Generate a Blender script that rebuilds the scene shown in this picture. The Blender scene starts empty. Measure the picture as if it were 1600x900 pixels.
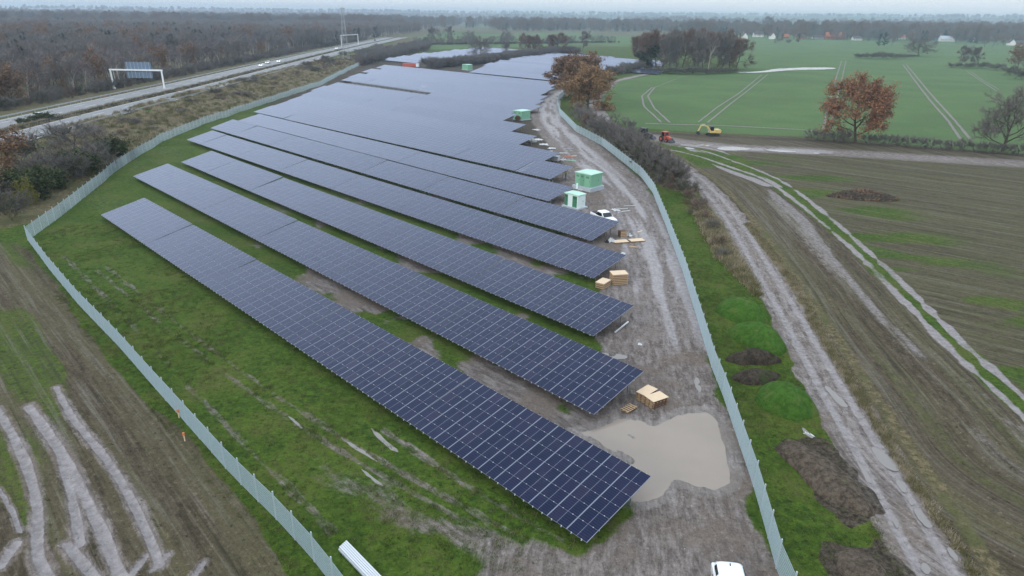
import bpy, bmesh, math, random
import numpy as np
from mathutils import Matrix, Vector
R = math.radians
SC = bpy.context.scene
COL = SC.collection

# ------------------------------------------------------------------ camera
F_PX, PITCH, ROLL, HCAM = 1041.15, R(22.2067), R(0.8585), 30.73
cp, sp, cr, sr = math.cos(PITCH), math.sin(PITCH), math.cos(ROLL), math.sin(ROLL)
cam_d = bpy.data.cameras.new('camera'); cam = bpy.data.objects.new('camera', cam_d); COL.objects.link(cam)
fw = Vector((0, cp, -sp)); up0 = Vector((0, sp, cp)); rt0 = Vector((1, 0, 0))
rt = rt0 * cr + up0 * sr; up = up0 * cr - rt0 * sr
cam.matrix_world = Matrix(((rt.x, up.x, -fw.x, 0), (rt.y, up.y, -fw.y, 0), (rt.z, up.z, -fw.z, HCAM), (0, 0, 0, 1)))
cam_d.sensor_width = 36; cam_d.lens = F_PX / 1600 * 36; cam_d.clip_start = 0.5; cam_d.clip_end = 40000
SC.camera = cam

# ------------------------------------------------------------------ world, sun, exposure
SUN_EL, SUN_AZ = R(24), R(225)          # sun low in the south, behind the camera's left shoulder, hidden by cloud
w = bpy.data.worlds.new('World'); SC.world = w; w.use_nodes = True
nt = w.node_tree; nt.nodes.clear()
out = nt.nodes.new('ShaderNodeOutputWorld'); bg = nt.nodes.new('ShaderNodeBackground')
sky = nt.nodes.new('ShaderNodeTexSky'); sky.sky_type = 'NISHITA'; sky.sun_disc = False
sky.sun_elevation = SUN_EL; sky.sun_rotation = SUN_AZ; sky.dust_density = 4; sky.air_density = 1.0
cloud = nt.nodes.new('ShaderNodeMix'); cloud.data_type = 'RGBA'; cloud.inputs[0].default_value = 0.90
# overcast layer: like any closed cloud deck it brightens steadily from the horizon to the zenith
tc = nt.nodes.new('ShaderNodeTexCoord'); sx = nt.nodes.new('ShaderNodeSeparateXYZ'); mr = nt.nodes.new('ShaderNodeMapRange'); dk = nt.nodes.new('ShaderNodeMix'); dk.data_type = 'RGBA'
nt.links.new(tc.outputs['Generated'], sx.inputs[0]); nt.links.new(sx.outputs[2], mr.inputs[0]); mr.inputs[1].default_value = 0.0; mr.inputs[2].default_value = 1.0
nt.links.new(mr.outputs[0], dk.inputs[0]); dk.inputs[6].default_value = (10.9, 11.2, 11.5, 1); dk.inputs[7].default_value = (15.5, 17.2, 19.4, 1)
nt.links.new(dk.outputs[2], cloud.inputs[7])
nt.links.new(sky.outputs[0], cloud.inputs[6]); nt.links.new(cloud.outputs[2], bg.inputs[0])
bg.inputs[1].default_value = 0.1
nt.links.new(bg.outputs[0], out.inputs[0])
sun_d = bpy.data.lights.new('sun', 'SUN'); sun_d.energy = 1.0; sun_d.angle = R(14); sun_d.color = (1, .96, .9)
sun = bpy.data.objects.new('sun', sun_d); COL.objects.link(sun)
sdir = Vector((math.sin(SUN_AZ) * math.cos(SUN_EL), math.cos(SUN_AZ) * math.cos(SUN_EL), math.sin(SUN_EL)))
sun.rotation_euler = sdir.to_track_quat('Z', 'Y').to_euler()
SC.view_settings.view_transform = 'Standard'; SC.view_settings.look = 'None'
SC.view_settings.exposure = 0.0; SC.view_settings.gamma = 1
SC.render.engine = 'CYCLES'
SC.cycles.max_bounces = 6; SC.cycles.diffuse_bounces = 2; SC.cycles.glossy_bounces = 3
SC.cycles.transparent_max_bounces = 8; SC.cycles.volume_bounces = 4
SC.cycles.use_denoising = True

# ------------------------------------------------------------------ helpers
def at(px, py, z=0.0):
    """ground point seen at photo pixel (px, py), at height z"""
    a, b = px - 800, py - 450
    X = a * cr + b * sr; Y = -a * sr + b * cr
    d = (X, F_PX * cp - Y * sp, -F_PX * sp - Y * cp)
    t = (z - HCAM) / d[2]
    return np.array([d[0] * t, d[1] * t])
def PL(*q, z=0.0): return np.array([at(x, y, z) for x, y in q])
rng = np.random.default_rng(7)
_U = 'first second third fourth fifth sixth seventh eighth ninth tenth eleventh twelfth thirteenth fourteenth fifteenth sixteenth seventeenth eighteenth nineteenth'.split()
def ordw(n):
    """1 -> first, 23 -> twenty-third"""
    if n < 20: return _U[n - 1]
    return {2: 'twentieth', 3: 'thirtieth', 4: 'fortieth', 5: 'fiftieth'}[n // 10] if n % 10 == 0 else {2: 'twenty-', 3: 'thirty-', 4: 'forty-', 5: 'fifty-'}[n // 10] + _U[n % 10 - 1]

def _hash(ix, iy, s):
    n = (ix.astype(np.int64) * 374761393 + iy.astype(np.int64) * 668265263 + s * 974711) & 0xffffffff
    n = ((n ^ (n >> 13)) * 1274126177) & 0xffffffff
    return ((n ^ (n >> 16)) & 0xffff) / 65535.0
def vnoise(x, y, scale, s=0):
    x = np.asarray(x, float) / scale; y = np.asarray(y, float) / scale
    ix, iy = np.floor(x), np.floor(y); fx, fy = x - ix, y - iy
    fx = fx * fx * (3 - 2 * fx); fy = fy * fy * (3 - 2 * fy)
    a, b, c, d = _hash(ix, iy, s), _hash(ix + 1, iy, s), _hash(ix, iy + 1, s), _hash(ix + 1, iy + 1, s)
    return (a * (1 - fx) + b * fx) * (1 - fy) + (c * (1 - fx) + d * fx) * fy
def fbm(x, y, scale, s=0, o=4):
    v = 0; a = .5
    for i in range(o): v = v + a * vnoise(x, y, scale / 2 ** i, s + i * 17); a *= .5
    return v / (1 - .5 ** o)
def sstep(a, b, x):
    t = np.clip((x - a) / (b - a), 0, 1); return t * t * (3 - 2 * t)
def dpoly(P, poly):
    """distance to polyline, signed side (+ right of travel), length along"""
    best = np.full(len(P), 1e9); lat = np.zeros(len(P)); al = np.zeros(len(P)); s0 = 0
    for a, b in zip(poly[:-1], poly[1:]):
        d = b - a; L = np.hypot(*d); d = d / max(L, 1e-6); q = P - a
        t = np.clip(q @ d, 0, L); e = q - t[:, None] * d; dd = np.hypot(e[:, 0], e[:, 1])
        m = dd < best; side = q[:, 0] * d[1] - q[:, 1] * d[0]
        best = np.where(m, dd, best); lat = np.where(m, np.where(side >= 0, dd, -dd), lat); al = np.where(m, s0 + t, al); s0 += L
    return best, lat, al
def inpoly(P, poly):
    """signed distance, positive inside"""
    x, y = P[:, 0], P[:, 1]; c = np.zeros(len(P), bool); n = len(poly)
    for i in range(n):
        x1, y1 = poly[i]; x2, y2 = poly[(i + 1) % n]
        if y1 == y2: continue
        c ^= ((y1 > y) != (y2 > y)) & (x < (x2 - x1) * (y - y1) / (y2 - y1) + x1)
    d = dpoly(P, np.vstack([poly, poly[:1]]))[0]
    return np.where(c, d, -d)

def tag(o, label=None, cat=None, group=None, kind=None):
    if label: o['label'] = label
    if cat: o['category'] = cat
    if group: o['group'] = group
    if kind: o['kind'] = kind
    return o
def thing(name, label, cat, loc=(0, 0, 0), rz=0, group=None):
    o = bpy.data.objects.new(name, None); COL.objects.link(o); o.empty_display_size = .5
    o.location = loc; o.rotation_euler = (0, 0, rz)
    return tag(o, label, cat, group)
def link(name, me, parent=None, loc=None, rz=None, kind=None):
    o = bpy.data.objects.new(name, me); COL.objects.link(o)
    if parent is not None: o.parent = parent
    if loc is not None: o.location = loc
    if rz is not None: o.rotation_euler = (0, 0, rz)
    if kind: o['kind'] = kind
    return o
def copy_tree(o, parent=None):
    c = o.copy(); COL.objects.link(c)
    if parent is not None: c.parent = parent
    for ch in list(o.children): copy_tree(ch, c)
    return c
class MB:
    """collects faces with material slots and builds ONE mesh"""
    def __init__(s): s.v = []; s.f = []; s.m = []; s.n = 0; s.uv = None
    def add(s, v, f, m=0):
        s.v.extend([tuple(p) for p in v]); s.f.extend([tuple(i + s.n for i in q) for q in f]); s.m.extend([m] * len(f)); s.n += len(v)
    def box(s, c, d, m=0, rz=0, M=None):
        x, y, z = d[0] / 2, d[1] / 2, d[2] / 2
        v = np.array([(-x, -y, -z), (x, -y, -z), (x, y, -z), (-x, y, -z), (-x, -y, z), (x, -y, z), (x, y, z), (-x, y, z)])
        if rz: v = v @ np.array([[math.cos(rz), math.sin(rz), 0], [-math.sin(rz), math.cos(rz), 0], [0, 0, 1]])
        if M is not None: v = v @ np.array(M.to_3x3()).T
        s.add(v + np.array(c), [(0, 3, 2, 1), (4, 5, 6, 7), (0, 1, 5, 4), (1, 2, 6, 5), (2, 3, 7, 6), (3, 0, 4, 7)], m)
    def bar(s, a, b, wd, ht=None, m=0):
        a, b = Vector(a), Vector(b); d = b - a
        if d.length < 1e-6: return
        q = d.to_track_quat('X', 'Z').to_matrix()
        s.box(tuple((a + b) / 2), (d.length, wd, ht or wd), m, M=q)
    def tube(s, pts, rad, m=0, n=6, cap=True):
        pts = [Vector(p) for p in pts]; rings = []
        if not hasattr(rad, '__len__'): rad = [rad] * len(pts)
        for i, p in enumerate(pts):
            d = (pts[min(i + 1, len(pts) - 1)] - pts[max(i - 1, 0)]).normalized()
            u = d.cross(Vector((0, 0, 1))) if abs(d.z) < .95 else d.cross(Vector((1, 0, 0)))
            u.normalize(); v = d.cross(u)
            rings.append([tuple(p + (u * math.cos(k * 2 * math.pi / n) + v * math.sin(k * 2 * math.pi / n)) * rad[i]) for k in range(n)])
        V = [q for r in rings for q in r]; Fc = []
        for i in range(len(pts) - 1):
            for k in range(n): Fc.append((i * n + k, i * n + (k + 1) % n, (i + 1) * n + (k + 1) % n, (i + 1) * n + k))
        if cap: Fc.append(tuple(range(n))[::-1]); Fc.append(tuple((len(pts) - 1) * n + k for k in range(n)))
        s.add(V, Fc, m)
    def prism(s, prof, y0, y1, m=0, taper=None):
        """profile in x,z extruded along y; taper scales y half-width per vertex"""
        n = len(prof); t = taper or [1] * n; c = (y0 + y1) / 2; h = (y1 - y0) / 2
        v = [(p[0], c - h * t[i], p[1]) for i, p in enumerate(prof)] + [(p[0], c + h * t[i], p[1]) for i, p in enumerate(prof)]
        f = [tuple(range(n)), tuple(range(2 * n - 1, n - 1, -1))] + [(i, i + n, (i + 1) % n + n, (i + 1) % n) for i in range(n)]
        s.add(v, f, m)
    def mesh(s, name, mats, smooth=False):
        me = bpy.data.meshes.new(name); me.from_pydata(s.v, [], s.f)
        for m in mats: me.materials.append(m)
        me.polygons.foreach_set('material_index', s.m)
        if smooth: me.polygons.foreach_set('use_smooth', [True] * len(s.f))
        me.update(); return me
    def build(s, name, mats, parent=None, loc=None, rz=None, kind=None, smooth=False):
        return link(name, s.mesh(name, mats if isinstance(mats, list) else [mats], smooth), parent, loc, rz, kind)
def np_mesh(name, V, F, mats, mi=None, smooth=False):
    """fast mesh from arrays; F is (n,3) or (n,4)"""
    me = bpy.data.meshes.new(name); k = F.shape[1]
    me.vertices.add(len(V)); me.vertices.foreach_set('co', np.ascontiguousarray(V, np.float32).ravel())
    me.loops.add(F.size); me.loops.foreach_set('vertex_index', np.ascontiguousarray(F, np.int32).ravel())
    me.polygons.add(len(F)); me.polygons.foreach_set('loop_start', np.arange(0, F.size, k, dtype=np.int32))
    me.polygons.foreach_set('loop_total', np.full(len(F), k, np.int32))
    for m in mats: me.materials.append(m)
    if mi is not None: me.polygons.foreach_set('material_index', np.ascontiguousarray(mi, np.int32))
    if smooth: me.polygons.foreach_set('use_smooth', np.ones(len(F), bool))
    me.update(calc_edges=True); return me

# ------------------------------------------------------------------ materials
class N:
    """terse node-tree builder"""
    def __init__(s, name):
        s.mat = bpy.data.materials.new(name); s.mat.use_nodes = True; s.t = s.mat.node_tree; s.t.nodes.clear()
        s.o = s.t.nodes.new('ShaderNodeOutputMaterial'); s.p = s.t.nodes.new('ShaderNodeBsdfPrincipled'); s.t.links.new(s.p.outputs[0], s.o.inputs[0])
    def n(s, t): return s.t.nodes.new(t)
    def set(s, sock, v):
        if hasattr(v, 'links'): s.t.links.new(v, sock)
        elif isinstance(v, (tuple, list)) and len(v) == 3 and sock.type == 'RGBA': sock.default_value = (*v, 1)
        else: sock.default_value = v
    def pr(s, **k):
        nm = dict(col='Base Color', rough='Roughness', metal='Metallic', spec='Specular IOR Level', tint='Specular Tint', nor='Normal', alpha='Alpha', emit='Emission Color', es='Emission Strength', trans='Transmission Weight', ior='IOR', coat='Coat Weight')
        for a, v in k.items(): s.set(s.p.inputs[nm[a]], v)
        return s
    def noise(s, vec=None, scale=1.0, det=3, rough=.6, dist=0):
        q = s.n('ShaderNodeTexNoise'); q.inputs['Scale'].default_value = scale; q.inputs['Detail'].default_value = det
        q.inputs['Roughness'].default_value = rough; q.inputs['Distortion'].default_value = dist
        if vec is not None: s.set(q.inputs['Vector'], vec)
        return q.outputs[0]
    def math(s, op, a, b=0.0, c=None, clamp=False):
        q = s.n('ShaderNodeMath'); q.operation = op; q.use_clamp = clamp; s.set(q.inputs[0], a); s.set(q.inputs[1], b)
        if c is not None: s.set(q.inputs[2], c)
        return q.outputs[0]
    def ramp(s, x, a, b, smooth=True):
        q = s.n('ShaderNodeMapRange'); q.interpolation_type = 'SMOOTHSTEP' if smooth else 'LINEAR'
        s.set(q.inputs[0], x); s.set(q.inputs[1], a); s.set(q.inputs[2], b); return q.outputs[0]
    def mix(s, f, a, b, blend='MIX'):
        q = s.n('ShaderNodeMix'); q.data_type = 'RGBA'; q.blend_type = blend; s.set(q.inputs[0], f); s.set(q.inputs[6], a); s.set(q.inputs[7], b); return q.outputs[2]
    def vmul(s, v, k):
        q = s.n('ShaderNodeVectorMath'); q.operation = 'MULTIPLY'; s.set(q.inputs[0], v); q.inputs[1].default_value = k; return q.outputs[0]
    def attr(s, nm):
        q = s.n('ShaderNodeAttribute'); q.attribute_name = nm; return q
    def sep(s, c):
        q = s.n('ShaderNodeSeparateColor'); s.set(q.inputs[0], c); return q.outputs
    def pos(s): return s.n('ShaderNodeNewGeometry').outputs['Position']
    def obj(s): return s.n('ShaderNodeTexCoord').outputs['Object']
    def rnd(s): return s.n('ShaderNodeObjectInfo').outputs['Random']
    def isl(s): return s.n('ShaderNodeNewGeometry').outputs['Random Per Island']
    def bump(s, h, st=.5, d=.1):
        q = s.n('ShaderNodeBump'); q.inputs['Strength'].default_value = st; q.inputs['Distance'].default_value = d; s.set(q.inputs['Height'], h); return q.outputs[0]
def simple(name, col, rough=.7, metal=0., var=.15, vs=3., spec=.5, coat=0.):
    """plain painted / natural surface with a little uneven wear"""
    g = N(name); n = g.noise(g.obj(), vs, 4)
    dk = tuple(c * (1 - var) for c in col); lt = tuple(min(1, c * (1 + var)) for c in col)
    g.pr(col=g.mix(n, dk, lt), rough=rough, metal=metal, spec=spec, coat=coat); return g.mat
MAT = {}
MAT['steel'] = simple('galvanised_steel', (.42, .45, .48), .45, .6)
MAT['alu'] = simple('aluminium', (.62, .66, .70), .35, .5, .06)
MAT['fence'] = simple('fence_coating', (.38, .49, .54), .5, .2, .08)
MAT['post'] = simple('fence_post_coating', (.44, .53, .57), .5, .2, .06)
MAT['concrete'] = simple('concrete', (.42, .47, .52), .85)
MAT['wood'] = simple('pallet_wood', (.42, .30, .18), .85, 0, .3, 6)
MAT['ply'] = simple('plywood', (.66, .52, .36), .8, 0, .1, 2)
MAT['wet_wood'] = simple('wet_brown_wood', (.11, .062, .040), .8, 0, .35, 5)
MAT['white'] = simple('white_paint', (.78, .83, .86), .3, 0, .04, 1, coat=.4)
MAT['white_panel'] = simple('white_cladding', (.68, .80, .78), .5, 0, .06)
MAT['film'] = simple('white_plastic_film', (.55, .57, .59), .35, 0, .15, 2)
MAT['green1'] = simple('light_green_cladding', (.20, .43, .29), .5, 0, .08)
MAT['green1b'] = simple('mid_green_door', (.14, .33, .215), .5, 0, .08)
MAT['green2'] = simple('dark_green_door', (.045, .20, .11), .5, 0, .08)
MAT['green3'] = simple('pale_green_roof', (.42, .66, .55), .5, 0, .06)
MAT['glass'] = simple('dark_glass', (.012, .014, .018), .08, 0, .1)
MAT['black'] = simple('black_rubber', (.02, .02, .021), .7)
MAT['yellow'] = simple('yellow_paint', (.58, .45, .17), .4, 0, .15)
MAT['red'] = simple('red_paint', (.46, .09, .055), .4, 0, .15)
MAT['orange'] = simple('orange_paint', (.62, .20, .06), .45, 0, .15)
MAT['darksteel'] = simple('dark_metal', (.05, .055, .065), .5, .4)
MAT['roof_red'] = simple('red_roof_tiles', (.40, .12, .06), .85, 0, .2, 1)
MAT['roof_dark'] = simple('dark_roof', (.07, .06, .06), .8, 0, .2, 1)
MAT['render'] = simple('white_render', (.72, .72, .70), .85, 0, .06, 1)
MAT['brick'] = simple('brick_wall', (.30, .13, .08), .85, 0, .2, 1)
MAT['asphalt'] = simple('pale_asphalt', (.20, .21, .22), .75, 0, .12, .2)
MAT['line'] = simple('road_marking', (.75, .75, .74), .6, 0, .08)
MAT['skin'] = simple('skin', (.45, .29, .22), .6)
MAT['hivis'] = simple('yellow_hi_vis_cloth', (.62, .75, .06), .7)
MAT['trouser'] = simple('dark_trouser_cloth', (.035, .04, .05), .85)
MAT['signblue'] = simple('blue_grey_sign_back', (.13, .20, .30), .5, .2, .1)
def emis(name, col, s):
    g = N(name); g.pr(col=col, emit=col, es=s, rough=.3); return g.mat
MAT['headlight'] = emis('lit_headlight', (1, .9, .72), 5)

# ------------------------------------------------------------------ layout in ground metres
ZR = 2.5                                              # the motorway runs on a low embankment
FENCE_R = PL((1262, 1000), (1216, 900), (1194, 820), (1175, 754), (1153, 689), (1130, 620), (1112, 575), (1087, 490), (1067, 425), (1039, 350), (1020, 302), (1002, 277), (975, 255), (940, 227), (900, 206), (875, 180), (870, 165), (874, 155), (889, 144), (905, 138))
FENCE_L = PL((44, 376), (78, 422), (125, 479), (184, 540), (240, 604), (300, 672), (360, 740), (440, 820), (500, 888), (590, 1010))
FENCE_B = PL((44, 376), (55, 368), (94, 340), (131, 310), (172, 278), (219, 244), (266, 219), (312, 200), (375, 178), (437, 156), (503, 133), (550, 108), (569, 100))
SITE = np.vstack([FENCE_L[::-1], FENCE_B[1:], PL((600, 88), (700, 81), (900, 80), (990, 100)), FENCE_R[::-1]])
MUD_EDGE = PL((690, 935), (745, 862), (830, 838), (905, 868), (985, 800), (1000, 740), (940, 690), (960, 640), (925, 560), (930, 450), (915, 400), (860, 330), (860, 285), (835, 250), (790, 200), (800, 180), (850, 140), (880, 128))
MUD = np.vstack([MUD_EDGE, FENCE_R[::-1]])
ROAD_C = PL((1130, 925), (1120, 860), (1100, 760), (1075, 640), (1060, 560), (1040, 480), (1022, 410), (1000, 350), (978, 310), (945, 275), (910, 240), (882, 212), (864, 190), (858, 172), (866, 156), (885, 143))
TRACK = PL((1490, 930), (1456, 880), (1405, 790), (1355, 700), (1298, 605), (1240, 500), (1195, 425), (1160, 365), (1128, 320), (1095, 285), (1066, 262), (1020, 232), (970, 207), (944, 188), (930, 165), (934, 148), (960, 127), (1000, 118), (1040, 110))
TR2A = PL((1040, 226), (1100, 235), (1140, 250), (1203, 273), (1234, 290), (1275, 322), (1319, 359), (1375, 409), (1419, 450), (1467, 500), (1544, 571), (1600, 620), (1700, 715))
TR2B = PL((1035, 232), (1090, 243), (1130, 258), (1194, 278), (1237, 309), (1287, 350), (1319, 378), (1350, 406), (1412, 469), (1442, 500), (1500, 562), (1549, 604), (1600, 651), (1690, 740))
WHEAT = PL((938, 165), (934, 150), (962, 128), (1040, 113), (1150, 111), (1150, 70), (1900, 66), (1900, 262), (1600, 240), (1420, 226), (1260, 214), (1130, 209), (1060, 205), (1000, 200), (950, 185))
ARABLE = PL((1160, 243), (1300, 236), (1600, 262), (1900, 292), (2000, 900), (1700, 720), (1600, 622), (1375, 412), (1234, 293), (1180, 266))
STRIP = PL((1080, 262), (1130, 262), (1190, 280), (1285, 352), (1412, 471), (1500, 564), (1690, 745), (1900, 925), (1530, 925), (1400, 730), (1290, 555), (1205, 400), (1140, 310))
LFIELD = PL((-700, 377), (0, 377), (28, 379), (50, 404), (91, 444), (109, 482), (160, 548), (180, 580), (280, 672), (340, 748), (400, 820), (460, 896), (480, 930), (-700, 930))
LT = [PL((-5, 640), (12, 665), (30, 700), (45, 735), (55, 770), (60, 800), (58, 850), (60, 872), (80, 910)),
      PL((45, 635), (60, 655), (85, 690), (110, 730), (135, 780), (160, 830), (192, 910)),
      PL((95, 715), (108, 760), (118, 800), (125, 850)), PL((105, 850), (150, 905)),
      PL((88, 605), (110, 650), (140, 685), (170, 720), (200, 770), (230, 830), (250, 882)),
      PL((-2, 765), (15, 790), (32, 830)), PL((238, 890), (262, 866)), PL((300, 905), (318, 880)), PL((0, 885), (25, 850)), PL((200, 905), (228, 868))]
LTW = [.33, .36, .30, .32, .28, .16, .2, .2, .3, .2]
def smooth_line(q, n=3):
    for k in range(n): q = np.vstack([q[:1], np.stack([q[:-1] * .75 + q[1:] * .25, q[:-1] * .25 + q[1:] * .75], 1).reshape(-1, 2), q[-1:]])
    return q
LT = [smooth_line(q) for q in LT]; TR2A, TR2B = smooth_line(TR2A, 2), smooth_line(TR2B, 2)
RUTS = [smooth_line(PL(*q)) for q in (((150, 420), (300, 545), (430, 640), (560, 722), (700, 800), (820, 868)), ((165, 415), (318, 538), (450, 630), (580, 712), (722, 790), (845, 855)), ((100, 400), (200, 500), (330, 640), (420, 730), (520, 830)), ((600, 672), (720, 752), (800, 800), (880, 845)))]
TRAM = [PL((1315, 95), (1307, 120), (1300, 145), (1292, 175), (1286, 202)), PL((1322, 95), (1315, 125), (1310, 145), (1304, 170), (1297, 202)),
        PL((1411, 101), (1425, 120), (1440, 140), (1460, 165), (1482, 190), (1501, 218)), PL((1416, 101), (1432, 120), (1450, 142), (1475, 170), (1497, 195), (1517, 219)),
        PL((1510, 111), (1532, 126), (1557, 142)), PL((1516, 111), (1535, 125), (1561, 140)),
        PL((1190, 117), (1153, 147), (1119, 169), (1090, 192)), PL((1200, 116), (1169, 141), (1137, 166), (1105, 192)),
        PL((1019, 137), (1003, 150), (1006, 166), (1034, 192)), PL((1023, 137), (1012, 150), (1022, 169), (1047, 192)),
        PL((1008, 193), (1059, 195), (1112, 196), (1175, 199), (1256, 203), (1290, 207)), PL((1147, 113), (1100, 114), (1060, 122), (1023, 137))]
TRAMW = [.55, .5, .7, .7, .5, .5, .5, .5, .6, .6, 1.1, .35]
MW_C = np.vstack([at(-200, 262, ZR), at(-60, 223, ZR), at(60, 192.5, ZR), PL((185, 162.5), (300, 135.5), (400, 110.5), (500, 85.5), (560, 71.5), (620, 58.5), z=ZR)])
PUD = PL((920, 690), (955, 665), (1000, 668), (1012, 655), (965, 648), (1000, 655), (1022, 672), (1045, 655), (1078, 642), (1106, 640), (1128, 660), (1146, 730), (1146, 752), (1118, 768), (1080, 762), (1060, 748), (1040, 756), (1035, 780), (990, 788), (960, 780), (900, 720))
PUD = PL((880, 678), (930, 668), (975, 652), (1000, 655), (1020, 668), (1045, 655), (1068, 643), (1106, 640), (1120, 652), (1128, 672), (1140, 700), (1146, 735), (1143, 756), (1118, 768), (1090, 766), (1070, 752), (1050, 750), (1040, 775), (1005, 786), (960, 782), (900, 730))
DARK = [PL((1205, 690), (1290, 688), (1345, 740), (1370, 800), (1330, 830), (1280, 780), (1235, 720)), PL((1290, 850), (1370, 845), (1420, 900), (1300, 905))]
BASE_N = [(835, 735), (700, 690)]

def hills(x, y):
    d = np.hypot(x, y); ang = np.degrees(np.arctan2(x, y))
    ridge = 12 + 26 * fbm(ang * 1.0 + 50, ang * 0, 9, 3, 4) + np.clip(ang, -5, 30) * .25
    far = sstep(2600, 4600, d) * ridge * .55 + sstep(4800, 6600, d) * (26 + 42 * fbm(ang + 90, ang * 0, 6, 9, 4) + np.clip(ang, -25, 25) * .3)
    near = sstep(1300, 2200, d) * sstep(6, 24, ang) * 6
    return np.minimum(far + near, 47 + .55 * np.clip(ang, -40, 40) + 6 * vnoise(ang + 60, ang * 0, 2.2, 12))
def hgt(P):
    """terrain height in metres"""
    x, y = P[:, 0], P[:, 1]; d = np.hypot(x, y)
    h = (fbm(x, y, 6, 1, 3) - .5) * .12 + (fbm(x, y, 60, 2, 2) - .5) * .25 * sstep(60, 200, d)
    dm = dpoly(P, MW_C)[0]
    h = h + ZR * (1 - sstep(17, 46, dm)) + .5 * (vnoise(x, y, 5, 4) - .5) * sstep(17, 24, dm) * (1 - sstep(40, 50, dm))
    h = np.where(dm < 17, ZR - .12, h)
    h = h + hills(x, y)
    return h
def h1(p): return float(hgt(np.array([[p[0], p[1]]]))[0])
def gz(px, py):
    p = at(px, py); return (p[0], p[1], h1(p))

# ------------------------------------------------------------------ ground sheet, cut into named zones that share one vertex lattice
def ring_radii():
    r = [14.0]
    while r[-1] < 240: r.append(r[-1] * 1.0055)
    while r[-1] < 420: r.append(r[-1] * 1.0085)
    while r[-1] < 3000: r.append(r[-1] * 1.02)
    while r[-1] < 8800: r.append(r[-1] * 1.04)
    return np.array(r)
rad = ring_radii()
angs = np.radians(np.concatenate([np.arange(-47, 47, .19), np.arange(47, 313, 4.0)]))
na, nr_ = len(angs), len(rad)
AA, RR = np.meshgrid(angs, rad)
GP = np.stack([(RR * np.sin(AA)).ravel(), (RR * np.cos(AA)).ravel()], -1)
GP = np.vstack([GP, [[0, 0]]])
nv = len(GP)
X, Y = GP[:, 0], GP[:, 1]; DD = np.hypot(X, Y)
GH = hgt(GP)
sd_site = inpoly(GP, SITE); sd_mud = inpoly(GP, MUD); sd_wheat = inpoly(GP, WHEAT); sd_ar = inpoly(GP, ARABLE); sd_st = inpoly(GP, STRIP)
sd_lf = inpoly(GP, LFIELD); sd_pud = inpoly(GP, PUD)
d_rd, lat_rd, al_rd = dpoly(GP, ROAD_C); d_tk, lat_tk, al_tk = dpoly(GP, TRACK)
d_ta, lat_ta, al_ta = dpoly(GP, TR2A); d_tb = dpoly(GP, TR2B)[0]
d_mw, lat_mw, al_mw = dpoly(GP, MW_C)
d_lt = np.min([dpoly(GP, p)[0] / w_ for p, w_ in zip(LT, LTW)], axis=0)
lt4 = PL((88, 605), (140, 685), (250, 882)); _, lat_lt, al_lt = dpoly(GP, np.vstack([lt4[0] + (lt4[0] - lt4[1]) * 15, lt4, lt4[2] + (lt4[2] - lt4[1]) * 10]))
n6 = fbm(X, Y, 6, 21, 4); n2 = fbm(X, Y, 2.2, 31, 3); n20 = fbm(X, Y, 24, 41, 3)
soft = lambda s, wd: sstep(-wd, wd, s)

# --- relief: ruts, tracks, mounds are separate objects
rut = np.exp(-((d_tk - .95) / .32) ** 2) * (DD < 300)
GH -= .10 * rut
GH += (-.10 * np.exp(-((d_lt) / .9) ** 4) + .075 * np.exp(-((d_lt - 1.55) / .4) ** 2) * (.4 + n2)) * (sd_lf > -3)
GH += .05 * (n2 - .5) * 2 * soft(sd_lf, 1) * (DD < 150)
GH += (n2 - .5) * .22 * soft(sd_mud, 1) + (fbm(lat_rd, al_rd * .12, .9, 77, 2) - .5) * .16 * soft(sd_mud, 1)
GH += (fbm(lat_ta, al_ta * .05, .75, 78, 2) - .5) * .2 * soft(sd_st, 1) * (1 - sstep(1.4, .6, d_ta) - sstep(1.4, .6, d_tb)).clip(0, 1)
GH -= .16 * soft(sd_pud - .35, .55)
pudleft = sstep(1.5, -2.5, X - at(1010, 700)[0]) * soft(sd_pud + .5, .5)
GH += .24 * pudleft * sstep(.57, .66, fbm((X * .7 - Y * .7), (X * .7 + Y * .7) * 2.6, 2.6, 101, 3))

# --- what covers the ground, 0..1 per vertex
v_mud = soft(sd_mud + (n6 - .5) * 4, 1.2)
flowrow = (X * math.cos(R(-45.2)) + Y * math.sin(R(-45.2)), -X * math.sin(R(-45.2)) + Y * math.cos(R(-45.2)))   # along / across the panel rows
inpark = soft(sd_site, 1.0)
rowphase = (flowrow[1] - 25.8) / 11.75
gapmud = inpark * sstep(.35, .55, rowphase) * (.35 + .65 * sstep(-120, -80, flowrow[0])) * sstep(.44, .62, n6 * .6 + .45 * vnoise(flowrow[0], flowrow[1], 14, 5)) * .8
frontmud = inpark * np.exp(-((flowrow[1] - 20.5 + (n6 - .5) * 9) / 2.8) ** 2) * sstep(-62, -24, flowrow[0]) * (.25 + .8 * n20)
under = inpark * (rowphase > -.02) * sstep(.0, .05, rowphase % 1) * (1 - sstep(.5, .58, rowphase % 1)) * .36
v_mud = np.maximum(v_mud, np.maximum(np.maximum(gapmud, frontmud), under) * (sd_mud < 2))
v_mud = np.where(sd_site > 0, np.maximum(v_mud, sstep(95, 140, flowrow[1]) * .95), v_mud)
exc = np.exp(-(dpoly(GP, PL((1000, 212), (1060, 222), (1130, 230), (1300, 238), (1600, 256), (1800, 272)))[0] / 6) ** 4)
v_mud = np.maximum(v_mud, exc * .95)
v_track = np.clip(sstep(2.9, 2.2, d_tk + (n2 - .5) * 1.2), 0, 1)
v_mud = np.maximum(v_mud, v_track)
v_mud = np.maximum(v_mud, .55 * soft(sd_st, 1) * sstep(.5, .7, fbm(lat_ta, al_ta * .05, 4, 12, 3) + .12 * sstep(9, 2, d_ta)))
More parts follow.
